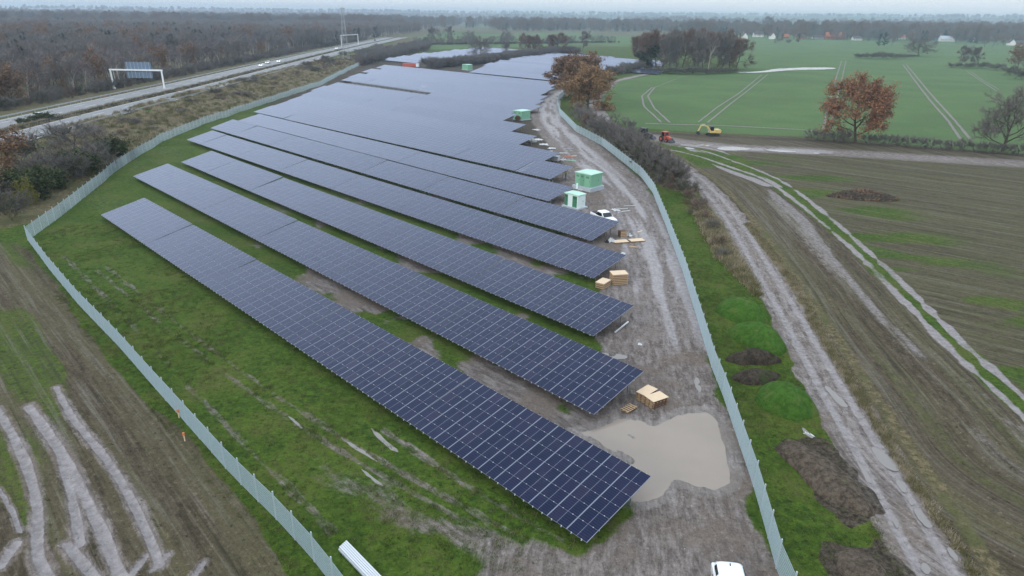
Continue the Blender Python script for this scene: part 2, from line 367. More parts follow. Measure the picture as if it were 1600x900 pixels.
# pale, silty and wet
v_pale = np.clip(sstep(1.5, .6, d_lt + (n2 - .5) * .35) * (.62 + .7 * (fbm(X, Y, 1.3, 131, 3) - .15)), 0, .92) * (sd_lf > -2)
v_mud = np.maximum(v_mud, .62 * sstep(3.4, 1.2, d_lt + (n6 - .5) * 1.5) * (sd_lf > -1))
d_ruts = np.min([dpoly(GP, q)[0] for q in RUTS], axis=0)
v_mud = np.maximum(v_mud, .52 * sstep(.55, .2, d_ruts + (n2 - .5) * .5) * (.45 + .8 * n6) * (sd_site > 0))
GH -= .05 * np.exp(-(d_ruts / .3) ** 2) * (sd_site > 0)
v_pale = np.maximum(v_pale, sstep(.75, .25, np.minimum(d_ta, d_tb) + (n2 - .5) * .9) * np.clip(.50 + .7 * (n6 - .2), 0, 1))
road_str = fbm(lat_rd, al_rd * .07, 1.3, 55, 3)
v_pale = np.maximum(v_pale, (.42 * sstep(6, 3.5, d_rd) + .42 * sstep(.40, .58, road_str) * sstep(4.5, 2.5, d_rd)) * (sd_mud > -1) * sstep(24, 34, al_rd))
v_pale = np.maximum(v_pale, .44 * soft(sd_mud, 1) * sstep(.42, .60, fbm(X, Y, 6, 88, 3)) * sstep(24, 34, al_rd))
v_pale = np.maximum(v_pale, np.maximum(.39 * v_track, .66 * sstep(.6, .25, np.abs(d_tk - 1.0)) * v_track * sstep(.3, .5, n20 + .1)) * (DD < 190) + .52 * v_track * (DD >= 190))
wetside = sstep(11, 6, d_ta) * sstep(1.0, 2.0, d_tb) * soft(sd_st, .6)
v_pale = np.maximum(v_pale, wetside * (.24 + .30 * sstep(.42, .62, fbm(lat_ta, al_ta * .10, 2.2, 97, 3))) * sstep(20, 40, al_ta))
exl = dpoly(GP, PL((1060, 224), (1130, 231), (1300, 239), (1420, 246)))
v_pale = np.maximum(v_pale, .9 * np.exp(-(exl[0] / 4) ** 4) * sstep(.46, .60, fbm(X, Y * 3, 6, 66, 3)) * sstep(62, 25, exl[2]))
v_pale = np.maximum(v_pale, .24 * exc)
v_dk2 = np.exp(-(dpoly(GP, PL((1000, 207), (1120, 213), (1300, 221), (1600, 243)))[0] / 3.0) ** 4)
v_pale = np.maximum(v_pale, sstep(0, .3, inpoly(GP, PL((1060, 226), (1085, 224), (1130, 236), (1200, 270), (1240, 296), (1190, 290), (1120, 262)))) * sstep(.4, .6, fbm(lat_ta, al_ta * .1, 2.5, 67, 3)) * .9)
v_pale = np.maximum(v_pale, soft(sd_pud + .8, .8) * .0)
v_wheat = soft(sd_wheat + (n6 - .5) * 2, 1.0) * (1 - .85 * exc)
for a, b, c_, dd in (((640, 74), (960, 66), 18, 1), ((650, 60), (900, 52), 30, 1), ((1000, 70), (1160, 66), 40, 1)):
    q = PL(a, b); L = np.hypot(*(q[1] - q[0])); v_wheat = np.maximum(v_wheat, soft(c_ + 25 - dpoly(GP, q)[0], 6))
v_wheat = np.where((DD > 900) & (X > -150), np.maximum(v_wheat, sstep(.45, .55, fbm(X, Y, 420, 91, 2)) * .8), v_wheat)
v_wheat *= (np.abs(d_mw) > 60)
v_plough = np.maximum(soft(sd_lf + (n6 - .5) * 1.5, .5), np.maximum(soft(sd_st + (n6 - .5), .5), soft(sd_ar + (n6 - .5) * 2, 1)))
v_plough = np.maximum(v_plough, soft(inpoly(GP, PL((1000, 205), (1260, 214), (1600, 241), (1900, 262), (1900, 292), (1600, 260), (1300, 240), (1160, 244), (1060, 226), (1000, 214))), 1.5))
v_dry = np.clip(sstep(16, 22, d_mw) * sstep(58, 48, d_mw) * 1.0, 0, 1) * (sd_site < -1.5)
v_dry = np.maximum(v_dry, np.exp(-((lat_tk + 3.6) / 1.3) ** 2) * .75 * sstep(40, 70, al_tk) * (DD < 230))
v_dry = np.maximum(v_dry, np.exp(-((lat_tk - 3.5) / .9) ** 2) * .7 * (DD < 200))
v_dry = np.maximum(v_dry, .85 * (d_mw < 4))
v_dry = np.maximum(v_dry, np.where((X < -140) & (d_mw > 14), .85, 0))
v_dry = np.maximum(v_dry, np.where((DD > 800) & (v_wheat < .2), .6, 0))
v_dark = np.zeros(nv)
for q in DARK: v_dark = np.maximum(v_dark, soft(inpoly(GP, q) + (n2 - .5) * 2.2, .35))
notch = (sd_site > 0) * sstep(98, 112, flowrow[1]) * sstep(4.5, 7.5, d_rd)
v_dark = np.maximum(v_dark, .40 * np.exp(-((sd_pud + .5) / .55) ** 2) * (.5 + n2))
v_dark = np.maximum(v_dark, notch * (.62 + .25 * (n6 - .5)))  # dark brown soil at row ends; also paints in the shade under the bare frame
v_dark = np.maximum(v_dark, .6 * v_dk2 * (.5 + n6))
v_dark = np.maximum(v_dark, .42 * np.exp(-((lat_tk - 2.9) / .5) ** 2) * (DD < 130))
hedge_l = PL((905, 160), (930, 195), (975, 232), (1020, 262), (1060, 292))
v_dry = np.maximum(v_dry, .9 * sstep(5, 2.5, dpoly(GP, hedge_l)[0]))
v_grass = 1 - np.clip(v_plough, 0, 1) * .95
green_lf = soft(sd_lf, 1) * sstep(.5, .72, fbm(lat_lt, al_lt * .18, 5, 15, 3)) * .55
green_ar = soft(sd_ar, 1) * (.41 + .5 * sstep(.48, .62, fbm(X * .35 + Y * .2, Y, 7, 16, 3)) * sstep(20, 3, d_ta))
green_st = soft(sd_st, 1) * sstep(.52, .7, fbm(lat_ta, al_ta * .06, 2.0, 17, 3)) * .42
mid = soft(1.0 - np.abs(lat_ta - 1.0), .4) * .8 * (DD > 50)
v_grass = np.clip(np.maximum(np.maximum(v_grass, green_lf), np.maximum(green_ar, np.maximum(green_st, mid))), 0, 1)
v_wet = np.maximum(v_pale * (sd_mud > -2) * .7, soft(sd_pud + .7, .7))
v_wet = np.maximum(v_wet, np.maximum(v_track * .45, exc * .5))
# stripe guide: across / along the local working direction
fl_lat = np.where(sd_lf > -3, lat_lt, np.where(sd_mud > -1, lat_rd, np.where(sd_ar > 0, X * .62 + Y * .785, lat_ta)))
fl_al = np.where(sd_lf > -3, al_lt, np.where(sd_mud > -1, al_rd, np.where(sd_ar > 0, X * .785 - Y * .62, al_ta)))
fl_lat = np.where((sd_site > 0) & (sd_mud < -1), flowrow[1], fl_lat); fl_al = np.where((sd_site > 0) & (sd_mud < -1), flowrow[0], fl_al)

# --- faces
ii = np.arange(nr_ - 1)[:, None] * na + np.arange(na)[None, :]
jj = np.arange(nr_ - 1)[:, None] * na + (np.arange(na)[None, :] + 1) % na
Q = np.stack([ii, jj, jj + na, ii + na], -1).reshape(-1, 4)[:, ::-1]
fc = lambda a: a[Q].mean(1)
zone = np.zeros(len(Q), int)
names = ['ground', 'park_ground', 'mud_road', 'farm_track', 'field_track', 'wheat_field', 'ploughed_field', 'stubble_strip', 'dirt_field', 'embankment', 'hills']
zone[fc(d_mw) < 48] = 9; zone[fc(sd_site) > 0] = 1; zone[fc(sd_mud) > 0] = 2
zone[fc(sd_wheat) > 0] = 5; zone[fc(sd_ar) > 0] = 6; zone[fc(sd_st) > 0] = 7; zone[fc(sd_lf) > 0] = 8
zone[fc(d_tk) < 2.6] = 3; zone[np.minimum(fc(d_ta), fc(d_tb)) < .8] = 4; zone[fc(DD) > 2600] = 10
def gmat():
    g = N('ground_cover'); P = g.pos(); A = g.attr('cover_a'); B = g.attr('cover_b'); fl = g.attr('flow').outputs['Vector']
    ra, ga, ba = g.sep(A.outputs['Color'])[:3]; wa = A.outputs['Alpha']; rb, gb, bb = g.sep(B.outputs['Color'])[:3]; db = B.outputs['Alpha']
    fine = g.noise(P, 5.0, 4, .7); mid_ = g.noise(P, 1.5, 5, .72); big = g.noise(P, .16, 3, .6); huge = g.noise(P, .03, 3)
    streak = g.noise(g.vmul(fl, (1, .24, 1)), 1.9, 5, .78); wide = g.noise(g.vmul(fl, (1, .06, 1)), .33, 4, .65)
    speck = g.noise(P, 2.2, 5, .8)
    def M(x, k=.5, s=.12, n=None):
        v = g.math('ADD', x, g.math('MULTIPLY', g.math('SUBTRACT', n or mid_, .5), k)); return g.ramp(v, .5 - s, .5 + s)
    # bare soil and stubble
    soil = g.mix(g.ramp(streak, .3, .7), (0.037, 0.030, 0.019), (0.096, 0.079, 0.054))
    soil = g.mix(g.ramp(wide, .42, .62), soil, g.mix(fine, (0.059, 0.056, 0.028), (0.113, 0.098, 0.060)))
    rows = g.math('ADD', g.math('MULTIPLY', g.noise(g.vmul(fl, (1, .03, 1)), 3.6, 3, .6), .5), g.math('MULTIPLY', g.noise(g.vmul(fl, (1, .02, 1)), 1.1, 3, .7), .5)); soil = g.mix(g.math('MULTIPLY', g.ramp(rows, .50, .66), .75), soil, (0.132, 0.120, 0.098)); soil = g.mix(g.math('MULTIPLY', g.ramp(rows, .46, .34), .7), soil, (0.032, 0.027, 0.021))
    soil = g.mix(g.ramp(speck, .58, .70), soil, (0.164, 0.140, 0.099)); soil = g.mix(g.ramp(speck, .42, .33), soil, (0.027, 0.021, 0.014))
    grs = g.mix(g.ramp(mid_, .32, .68), (0.022, 0.049, 0.007), (0.059, 0.102, 0.012))
    grs = g.mix(g.ramp(big, .40, .66), grs, g.mix(fine, (0.035, 0.077, 0.009), (0.093, 0.120, 0.020)))
    grs = g.mix(g.ramp(g.math('ADD', g.math('MULTIPLY', fine, .6), g.math('MULTIPLY', speck, .4)), .55, .70), grs, (0.101, 0.113, 0.032))
    grs = g.mix(g.ramp(speck, .47, .34), grs, (0.017, 0.030, 0.005))
    grs = g.mix(g.math('MULTIPLY', g.ramp(g.math('ADD', streak, big), 1.0, 1.25), .6), grs, (0.069, 0.069, 0.024))
    dry = g.mix(g.ramp(mid_, .35, .65), (0.060, 0.056, 0.030), (0.172, 0.140, 0.080)); dry = g.mix(g.ramp(speck, .52, .62), dry, (0.036, 0.046, 0.021)); dry = g.mix(g.ramp(big, .5, .62), dry, (0.080, 0.084, 0.036))
    wht = g.mix(g.ramp(huge, .35, .65), (0.066, 0.122, 0.044), (0.086, 0.156, 0.052)); wht = g.mix(g.math('MULTIPLY', g.ramp(big, .4, .7), .35), wht, (0.110, 0.127, 0.062)); wht = g.mix(g.math('MULTIPLY', fine, .25), wht, (0.044, 0.078, 0.031))
    mud = g.mix(g.ramp(streak, .32, .68), (0.082, 0.068, 0.060), (0.215, 0.192, 0.180)); mud = g.mix(g.ramp(big, .45, .65), mud, g.mix(mid_, (0.101, 0.080, 0.066), (0.175, 0.148, 0.128))); mud = g.mix(g.ramp(speck, .60, .70), mud, (0.275, 0.252, 0.243)); mud = g.mix(g.ramp(speck, .40, .32), mud, (0.059, 0.048, 0.041))
    pal = g.mix(g.ramp(mid_, .3, .7), (0.191, 0.177, 0.177), (0.291, 0.273, 0.277)); pal = g.mix(g.ramp(speck, .40, .32), pal, (0.114, 0.102, 0.096))
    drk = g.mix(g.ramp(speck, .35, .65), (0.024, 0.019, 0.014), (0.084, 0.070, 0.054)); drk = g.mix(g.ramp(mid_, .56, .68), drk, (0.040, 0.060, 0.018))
    c = g.mix(M(ra, .9, .14, g.math('ADD', g.math('MULTIPLY', mid_, .5), g.math('MULTIPLY', speck, .5))), soil, grs)
    furrow = g.math('ADD', g.math('MULTIPLY', g.noise(g.vmul(fl, (1, .015, 1)), .45, 3, .75), .55), g.math('MULTIPLY', rows, .45))
    c = g.mix(g.math('MULTIPLY', bb, g.math('MULTIPLY', g.ramp(furrow, .505, .60), .5)), c, (.135, .128, .098)); c = g.mix(g.math('MULTIPLY', bb, g.math('MULTIPLY', g.ramp(furrow, .48, .40), .5)), c, (.036, .034, .022))
    c = g.mix(M(rb, .9), c, dry)
    c = g.mix(M(wa, .3), c, wht)
    c = g.mix(M(ga, 1.0, .16, g.math('ADD', g.math('MULTIPLY', mid_, .4), g.math('MULTIPLY', streak, .6))), c, mud)
    mpal = M(ba, .8, .2, g.math('ADD', g.math('MULTIPLY', streak, .5), g.math('MULTIPLY', speck, .5))); c = g.mix(mpal, c, pal)
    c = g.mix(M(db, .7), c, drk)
    wet = M(gb, .9, .2, g.math('ADD', g.math('MULTIPLY', streak, .6), g.math('MULTIPLY', speck, .4)))
    grain = g.noise(P, 4.6, 6, .88); grain2 = g.noise(P, 1.1, 5, .8)
    gm = g.math('ADD', g.math('MULTIPLY', g.ramp(grain, .32, .68, False), .75), g.math('MULTIPLY', g.ramp(grain2, .30, .70, False), .45))
    gm = g.math('ADD', .42, g.math('MULTIPLY', gm, g.math('SUBTRACT', 1.0, g.math('MULTIPLY', mpal, .55)))); gm = g.math('ADD', gm, g.math('MULTIPLY', mpal, .30))
    cg = g.n('ShaderNodeCombineColor')
    for q in range(3): g.set(cg.inputs[q], gm)
    c = g.mix(1.0, c, cg.outputs[0], 'MULTIPLY')
    rough = g.math('SUBTRACT', .95, g.math('MULTIPLY', wet, .62))
    hb = g.math('ADD', g.math('MULTIPLY', speck, .5), g.math('MULTIPLY', streak, .7))
    g.pr(col=c, rough=rough, spec=g.math('ADD', .15, g.math('MULTIPLY', wet, .4)), nor=g.bump(g.math('MULTIPLY', hb, g.math('SUBTRACT', 1.0, g.math('MULTIPLY', mpal, .75))), .55, .25))
    return g.mat
MAT['ground'] = gmat()
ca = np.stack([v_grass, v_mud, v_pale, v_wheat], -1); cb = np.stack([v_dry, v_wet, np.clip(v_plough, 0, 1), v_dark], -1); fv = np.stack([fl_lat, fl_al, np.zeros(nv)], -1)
V3 = np.column_stack([GP, GH])
def sheet(name, fm):
    F = Q[fm]; u, inv = np.unique(F, return_inverse=True); F2 = inv.reshape(-1, 4)
    me = np_mesh(name, V3[u], F2, [MAT['ground']], smooth=True)
    for nm, arr in (('cover_a', ca), ('cover_b', cb)):
        a = me.attributes.new(nm, 'FLOAT_COLOR', 'POINT'); a.data.foreach_set('color', np.ascontiguousarray(arr[u], np.float32).ravel())
    a = me.attributes.new('flow', 'FLOAT_VECTOR', 'POINT'); a.data.foreach_set('vector', np.ascontiguousarray(fv[u], np.float32).ravel())
    return link(name, me, kind='structure')
for k, nm in enumerate(names):
    if (zone == k).any(): sheet(nm, zone == k)
capF = MB(); capF.add([tuple(V3[k]) for k in range(na)], [tuple(range(na))[::-1]]); capF.build('ground_under_camera', MAT['ground'], kind='structure')
from mathutils.bvhtree import BVHTree
def zg(x, y):
    """ground height incl. ruts, by nearest lattice vertex"""
    r = math.hypot(x, y); i = int(np.clip(np.searchsorted(rad, r), 0, nr_ - 1)); a = math.atan2(x, y); j = int(np.argmin(np.abs(angs - a))); return float(GH[i * na + j])

# ------------------------------------------------------------------ water lying on the mud
def water(name, col, rough=.015):
    g = N(name); n = g.noise(g.pos(), .25, 3); n2_ = g.noise(g.pos(), 1.5, 2)
    g.pr(col=g.mix(g.ramp(n, .3, .7), tuple(c * .96 for c in col), tuple(c * 1.03 for c in col)), rough=rough, spec=.6, ior=1.36, nor=g.bump(n2_, .006, .01)); return g.mat
MAT['water'] = water('muddy_water', (.272, .235, .198)); MAT['water2'] = water('clear_puddle_water', (.22, .21, .20))
def rough_outline(poly, k=4, amp=.25, seed=0):
    out = []; n = len(poly); r = np.random.default_rng(seed)
    for i in range(n):
        a, b = poly[i], poly[(i + 1) % n]; L = np.hypot(*(b - a)); m = max(1, int(L / .5))
        for t in np.arange(m) / m:
            p = a + (b - a) * t; out.append(p + (r.random(2) - .5) * min(amp, L * .3))
    return np.array(out)
def puddle(poly, z, mat, seed, amp=.25):
    for k in range(2): poly = np.stack([poly * .75 + np.roll(poly, -1, 0) * .25, poly * .25 + np.roll(poly, -1, 0) * .75], 1).reshape(-1, 2)
    o = rough_outline(poly, 4, amp, seed); m = MB(); m.add([(p[0], p[1], z) for p in o], [tuple(range(len(o)))]); return m.build('puddle', mat, kind='structure')
pud_big = rough_outline(PUD, 4, .6, 1)
puddle(PUD, -.055, MAT['water'], 1, .5)

# ------------------------------------------------------------------ solar rows
def pv_material():
    g = N('solar_glass'); uv = g.n('ShaderNodeUVMap').outputs[0]
    sx = g.n('ShaderNodeSeparateXYZ'); g.set(sx.inputs[0], uv)
    u, v = sx.outputs[0], sx.outputs[1]
    fu = g.math('ABSOLUTE', g.math('SUBTRACT', g.math('FRACT', g.math('MULTIPLY', u, 24.0)), .5))
    fv_ = g.math('ABSOLUTE', g.math('SUBTRACT', g.math('FRACT', g.math('MULTIPLY', v, 6.0)), .5))
    line = g.math('MAXIMUM', g.ramp(fv_, .40, .47), g.math('MULTIPLY', g.ramp(fu, .45, .49), .25))
    r = g.rnd(); i = g.isl(); k = g.math('FRACT', g.math('ADD', r, i))
    base = g.mix(k, (.004, .008, .030), (.008, .011, .038)); base = g.mix(g.math('MULTIPLY', g.ramp(k, .86, .95), .28), base, (.028, .020, .040))
    col = g.mix(g.math('MULTIPLY', line, .55), base, (.055, .062, .10))
    dirt = g.noise(g.pos(), .5, 4, .7)
    g.pr(col=g.mix(g.math('MULTIPLY', g.ramp(dirt, .45, .8), .07), col, (.15, .15, .17)), rough=.5, spec=0.0)
    # anti-reflective coated glass: hardly any reflection face on, blue tinted and strong at grazing angles
    gl = g.n('ShaderNodeBsdfGlossy'); gl.inputs['Color'].default_value = (.74, .82, 1.0, 1); g.set(gl.inputs['Roughness'], g.math('ADD', .10, g.math('MULTIPLY', dirt, .12)))
    lw = g.n('ShaderNodeLayerWeight'); lw.inputs[0].default_value = .5
    fr = g.math('ADD', .012, g.math('MULTIPLY', g.math('POWER', lw.outputs['Facing'], 3.8), 1.12), clamp=True)
    ms = g.n('ShaderNodeMixShader'); g.set(ms.inputs[0], fr); g.t.links.new(g.p.outputs[0], ms.inputs[1]); g.t.links.new(gl.outputs[0], ms.inputs[2]); g.t.links.new(ms.outputs[0], g.o.inputs[0])
    return g.mat
MAT['pv'] = pv_material()
MAT['frame'] = simple('panel_frame', (.27, .31, .38), .45, .4, .05)
PW, PH, TH = 1.665, 1.145, .035                        # pitch of one panel along and up the table
def panel_arrays():
    """one panel: frame box, two glass halves, two clamps on its lower edge; 36 triangles + uv for the glass"""
    m = MB(); W, H_ = PW - .018, PH - .012
    m.box((PW / 2, PH / 2, -TH / 2), (W, H_, TH), 0)
    x0, x1, y0, y1 = PW / 2 - W / 2, PW / 2 + W / 2, PH / 2 - H_ / 2, PH / 2 + H_ / 2
    e = .003
    for a, b in ((x0 + .030, PW / 2 - .011), (PW / 2 + .011, x1 - .030)):
        m.add([(a, y0 + .006, e), (b, y0 + .006, e), (b, y1 - .006, e), (a, y1 - .006, e)], [(0, 1, 2, 3)], 1)
    for q in (.25, .75): m.box((PW * q, 0.0, .004), (.07, .045, .02), 2)
    return m
PANEL = panel_arrays()
def panel_mesh():
    me = PANEL.mesh('solar_panel', [MAT['frame'], MAT['pv'], MAT['alu']]); uvl = me.uv_layers.new(name='UVMap')
    for p in me.polygons:
        for li in p.loop_indices:
            c = me.vertices[me.loops[li].vertex_index].co; uvl.data[li].uv = (c.x / PW, c.y / PH)
    return me
PANEL_ME = panel_mesh()
PV = np.array(PANEL.v); PF = np.array(PANEL.f); PM = np.array(PANEL.m)
def panel_block(name, cells, lite=False, jit=0.0):
    """many panels joined: cells = list of (col,row)"""
    if lite: V0 = PV[8:16]; F0 = np.array([[0, 1, 2, 3], [4, 5, 6, 7]]); M0 = np.array([1, 1]); V0 = np.vstack([V0, PV[:8]]); F0 = np.vstack([F0, PF[:6] + 8]); M0 = np.concatenate([M0, np.zeros(6, int)])
    else: V0, F0, M0 = PV, PF, PM
    off = np.array([(c * PW, r * PH, 0) for c, r in cells]); n = len(off)
    V = (V0[None] + off[:, None]).reshape(-1, 3); F = (F0[None] + (np.arange(n) * len(V0))[:, None, None]).reshape(-1, 4); Mi = np.tile(M0, n)
    flat = V.copy()
    if jit:                                           # each table of twelve columns sits a little differently
        blk = (off[:, 0] / PW + .01).astype(int) // 12; dz, dt, dr = rng.normal(0, .012 * jit, 99), rng.normal(0, .0045 * jit, 99), rng.normal(0, .0012 * jit, 99); b_ = np.repeat(blk, len(V0)); V[:, 2] += dz[b_] + dt[b_] * (V[:, 1] - PH * 3) + dr[b_] * (V[:, 0] - (b_ * 12 + 6) * PW)
    me = np_mesh(name, V, F, [MAT['frame'], MAT['pv'], MAT['alu']], Mi)
    uvl = me.uv_layers.new(name='UVMap'); co = flat[F.ravel()]
    uvl.data.foreach_set('uv', np.ascontiguousarray(np.stack([co[:, 0] / PW % 1.0001, co[:, 1] / PH % 1.0001], -1), np.float32).ravel())
    return me
def table_frame(n, tilt):
    """rails running up the slope and purlins under n panel columns"""
    m = MB()
    for c in range(n):
        for q in (.25, .75): m.box((c * PW + PW * q, PH * 3 + .0, -TH - .035), (.05, PH * 6 + .12, .06), 0)
    for y in (1.3, 5.5): m.box((n * PW / 2, y, -TH - .13), (n * PW - .1, .07, .12), 0)
    return m
def post_list(n): return [min(.6 + i * 3.55, n * PW - .6) for i in range(int((n * PW - .8) / 3.55) + 1)] + [n * PW - .6]
def make_table(name, label, cat, p, ang, z, n, tilt, group, mode, bare=False, rolljit=0.0):
    """p = low left corner on the ground plan; rows rise away from the camera"""
    t = thing(name, label, cat, (p[0], p[1], 0), ang, group)
    tl = R(tilt); M = Matrix.Rotation(tl, 4, 'X') @ Matrix.Rotation(rolljit, 4, 'Y'); M.translation = (0, 0, z)
    if not bare:
        if mode == 'parts':
            for r in range(6):
                for c in range(n):
                    o = link('solar_panel', PANEL_ME, t); j = rng.normal(0, 1, 3)
                    o.matrix_local = M @ Matrix.Translation((c * PW, r * PH, 0)) @ Matrix.Rotation(j[0] * .0035, 4, 'X') @ Matrix.Rotation(j[1] * .002, 4, 'Y')
        else:
            o = link('solar_panels', panel_block('solar_panels', [(c, r) for c in range(n) for r in range(6)], mode == 'lite', 1.0), t, kind='stuff'); o.matrix_local = M
    o = table_frame(n, tilt).build('support_rails', MAT['alu' if not bare else 'steel'], t, kind='stuff'); o.matrix_local = M
    pm = MB()
    for x in post_list(n):
        for y in (1.3, 5.5):
            top = z + y * math.sin(tl) - .2; yy = y * math.cos(tl)
            if mode == 'parts' and (x < 1 or x > n * PW - 5):
                q = MB(); q.box((0, 0, top / 2 - .15), (.11, .07, top + .3)); q.build('support_post', MAT['steel'], t, (x, yy, 0))
            else: pm.box((x, yy, top / 2 - .15), (.11, .07, top + .3))
    if pm.v: pm.build('support_posts', MAT['steel'], t, kind='stuff')
    return t
ROWS = [((-64.89, 101.16), (4.84, 32.05), 13.75, 10.75, [12, 12, 12, 12, 11]),
        ((-74.24, 128.19), (6.82, 46.32), 13.25, 11.75, [8, 12, 12, 12, 12, 13]),
        ((-71.28, 141.96), (8.31, 60.77), 13.75, 11.25, [8, 12, 12, 12, 12, 12]),
        ((-82.47, 168.95), (10.04, 76.86), 13.5, 12.0, [5, 12, 12, 12, 12, 12, 13]),
        ((-84.76, 187.93), (11.38, 91.90), 14.75, 12.25, [9, 12, 12, 12, 12, 12, 12])]
ordn = ['front', 'second', 'third', 'fourth', 'fifth', 'sixth', 'seventh', 'eighth', 'ninth', 'tenth', 'eleventh', 'twelfth', 'thirteenth', 'fourteenth', 'fifteenth', 'sixteenth', 'seventeenth', 'eighteenth', 'nineteenth', 'twentieth']
pos_w = ['first', 'second', 'third', 'fourth', 'fifth', 'sixth', 'seventh']
near_note = ['with its corner over the big brown puddle', 'beside the two plywood topped pallet stacks', 'with a pale beam lying under its corner', 'beside the two wooden crates', 'hiding half the white pickup']
for i, (l, r, tL, tR, cols) in enumerate(ROWS):
    l, r = np.array(l), np.array(r); L = np.hypot(*(r - l)); d = (r - l) / L; ang = math.atan2(d[1], d[0]); tot = sum(cols)
    gap = (L - tot * PW) / (len(cols) - 1) if len(cols) > 1 else 0; gap = min(max(gap, .03), .09)
    x = L
    for k, n in enumerate(cols[::-1]):                 # from the right-hand end
        x -= n * PW; fr = (x + n * PW / 2) / L; jz = rng.normal(0, .012); tl = tL + (tR - tL) * fr + rng.normal(0, .22)
        row = 'in the front row of the solar park' if i == 0 else f'in the {ordn[i]} row back from the front fence'
        if k == 0: lab = f'{ordn[i]} row end table by the muddy road, {near_note[i]}'
        elif k == len(cols) - 1: lab = f'short solar table at the grassy far left end of the {ordn[i]} row'
        else: lab = f'solar table in the {ordn[i]} row, {pos_w[k]} one counted from its muddy road end'
        make_table('solar_table', lab, 'solar table', l + d * x, ang, .8 + jz, n, tl, 'solar tables in the five nearest rows', 'parts')
        x -= gap
# rows further back: each row one thing
th = R(-45.0); DV = np.array([math.cos(th), math.sin(th)]); NV = np.array([-DV[1], DV[0]])
def dn(px, py, z): p = at(px, py, z); return p @ DV, p @ NV
RIGHT = {5: dn(867, 312, .8)[0], 6: dn(867, 281, .85)[0], 7: dn(850, 251, 1.0)[0], 8: dn(819, 222, 1.2)[0], 9: dn(805, 202, 1.4)[0], 10: dn(785, 187, 1.45)[0], 11: dn(785, 178, 1.5)[0],
         12: dn(840, 166, 2.3)[0], 13: dn(828, 163, 1.5)[0], 14: dn(832, 156, 1.5)[0], 15: dn(838, 148, 1.6)[0], 16: dn(847, 143, 1.6)[0], 17: dn(857, 137, 1.6)[0], 18: dn(867, 132, 1.6)[0]}
RIGHT_NOTE = {5: 'ending behind the green and white cabin', 6: 'ending behind the large light green cabin', 7: 'ending where the person in yellow stands', 8: 'ending at the grey crate and planks', 9: 'ending at the white ring shaped reel',
              10: 'just in front of the single green cabin beyond', 11: 'ending left of the single green cabin', 12: 'right behind the dark strip without panels', 17: 'close to the brown oaks', 18: 'last one before the open lane'}
def far_row(i, Nn, Dl, Dr, lab, grp, mode, bare=None, z=.8):
    n = max(1, int(round((Dr - Dl) / PW))); p = DV * (Dr - n * PW) + NV * Nn
    if bare:                                          # a stretch of this row still has no panels
        b0, b1 = bare; n1 = int((Dr - b1) / PW); n2_ = int((b0 - Dl) / PW); nb = n - n1 - n2_
        make_table('solar_row', lab, 'solar row', DV * (Dr - n1 * PW) + NV * Nn, th, z, n1, 12.5, grp, mode)
        make_table('bare_solar_frame', 'dark unfinished frame still without solar panels, a long black gap in the array', 'solar frame', DV * (Dr - (n1 + nb) * PW) + NV * Nn, th, z - .25, nb, 12.5, None, mode, True)
        if n2_ > 0: make_table('solar_row', 'short solar row stub left of the black gap, close to the left fence', 'solar row', p + NV * 0, th, z, n2_, 12.5, grp, mode)
        return
    t = make_table('solar_row', lab, 'solar row', p, th + rng.normal(0, .0012), z + rng.normal(0, .06), n, 12.6 + rng.normal(0, .35), grp, mode, False, rng.normal(0, .0015))
    return t
LEFTJ = {12: 9, 15: 6, 17: 8}
for i in range(5, 19):
    Nn = 25.8 + 11.75 * i + .15; Dl = -190 - 1.02 * (Nn - 72) + LEFTJ.get(i, 0) + rng.normal(0, 1.2)
    lab = f'{ordn[i]} long solar row from the front, ' + RIGHT_NOTE.get(i, 'its right end stepping along the mud')
    far_row(i, Nn, Dl, RIGHT[i], lab, 'solar rows of the main block', 'full' if i < 9 else 'lite', (-280, -220) if i == 12 else None)
for i in range(16):                                   # block to the right beyond the lane
    Nn = 262.5 + 11.75 * i; Dl = -300 - .80 * (Nn - 262) + rng.normal(0, 2); Dr = -236 - .58 * (Nn - 262) + rng.normal(0, 2) + (52 if 6 < i < 15 else 0)
    far_row(i, Nn, Dl, Dr, f'{ordw(i + 1)} row from the lane in the far solar block beside the brown oaks', 'solar rows of the far right block', 'lite')
for i in range(15):                                   # block to the left behind the dark hedge
    Nn = 283 + 12.2 * i; Dl = -418 - .55 * (Nn - 283) + rng.normal(0, 4); Dr = -372 - .20 * (Nn - 283) - (14 if i in (1, 2, 5) else 0) + rng.normal(0, 5)
    far_row(i, Nn, Dl, Dr, f'{ordw(i + 1)} row from the red container in the far solar block behind the hedge', 'solar rows of the far left block', 'lite')

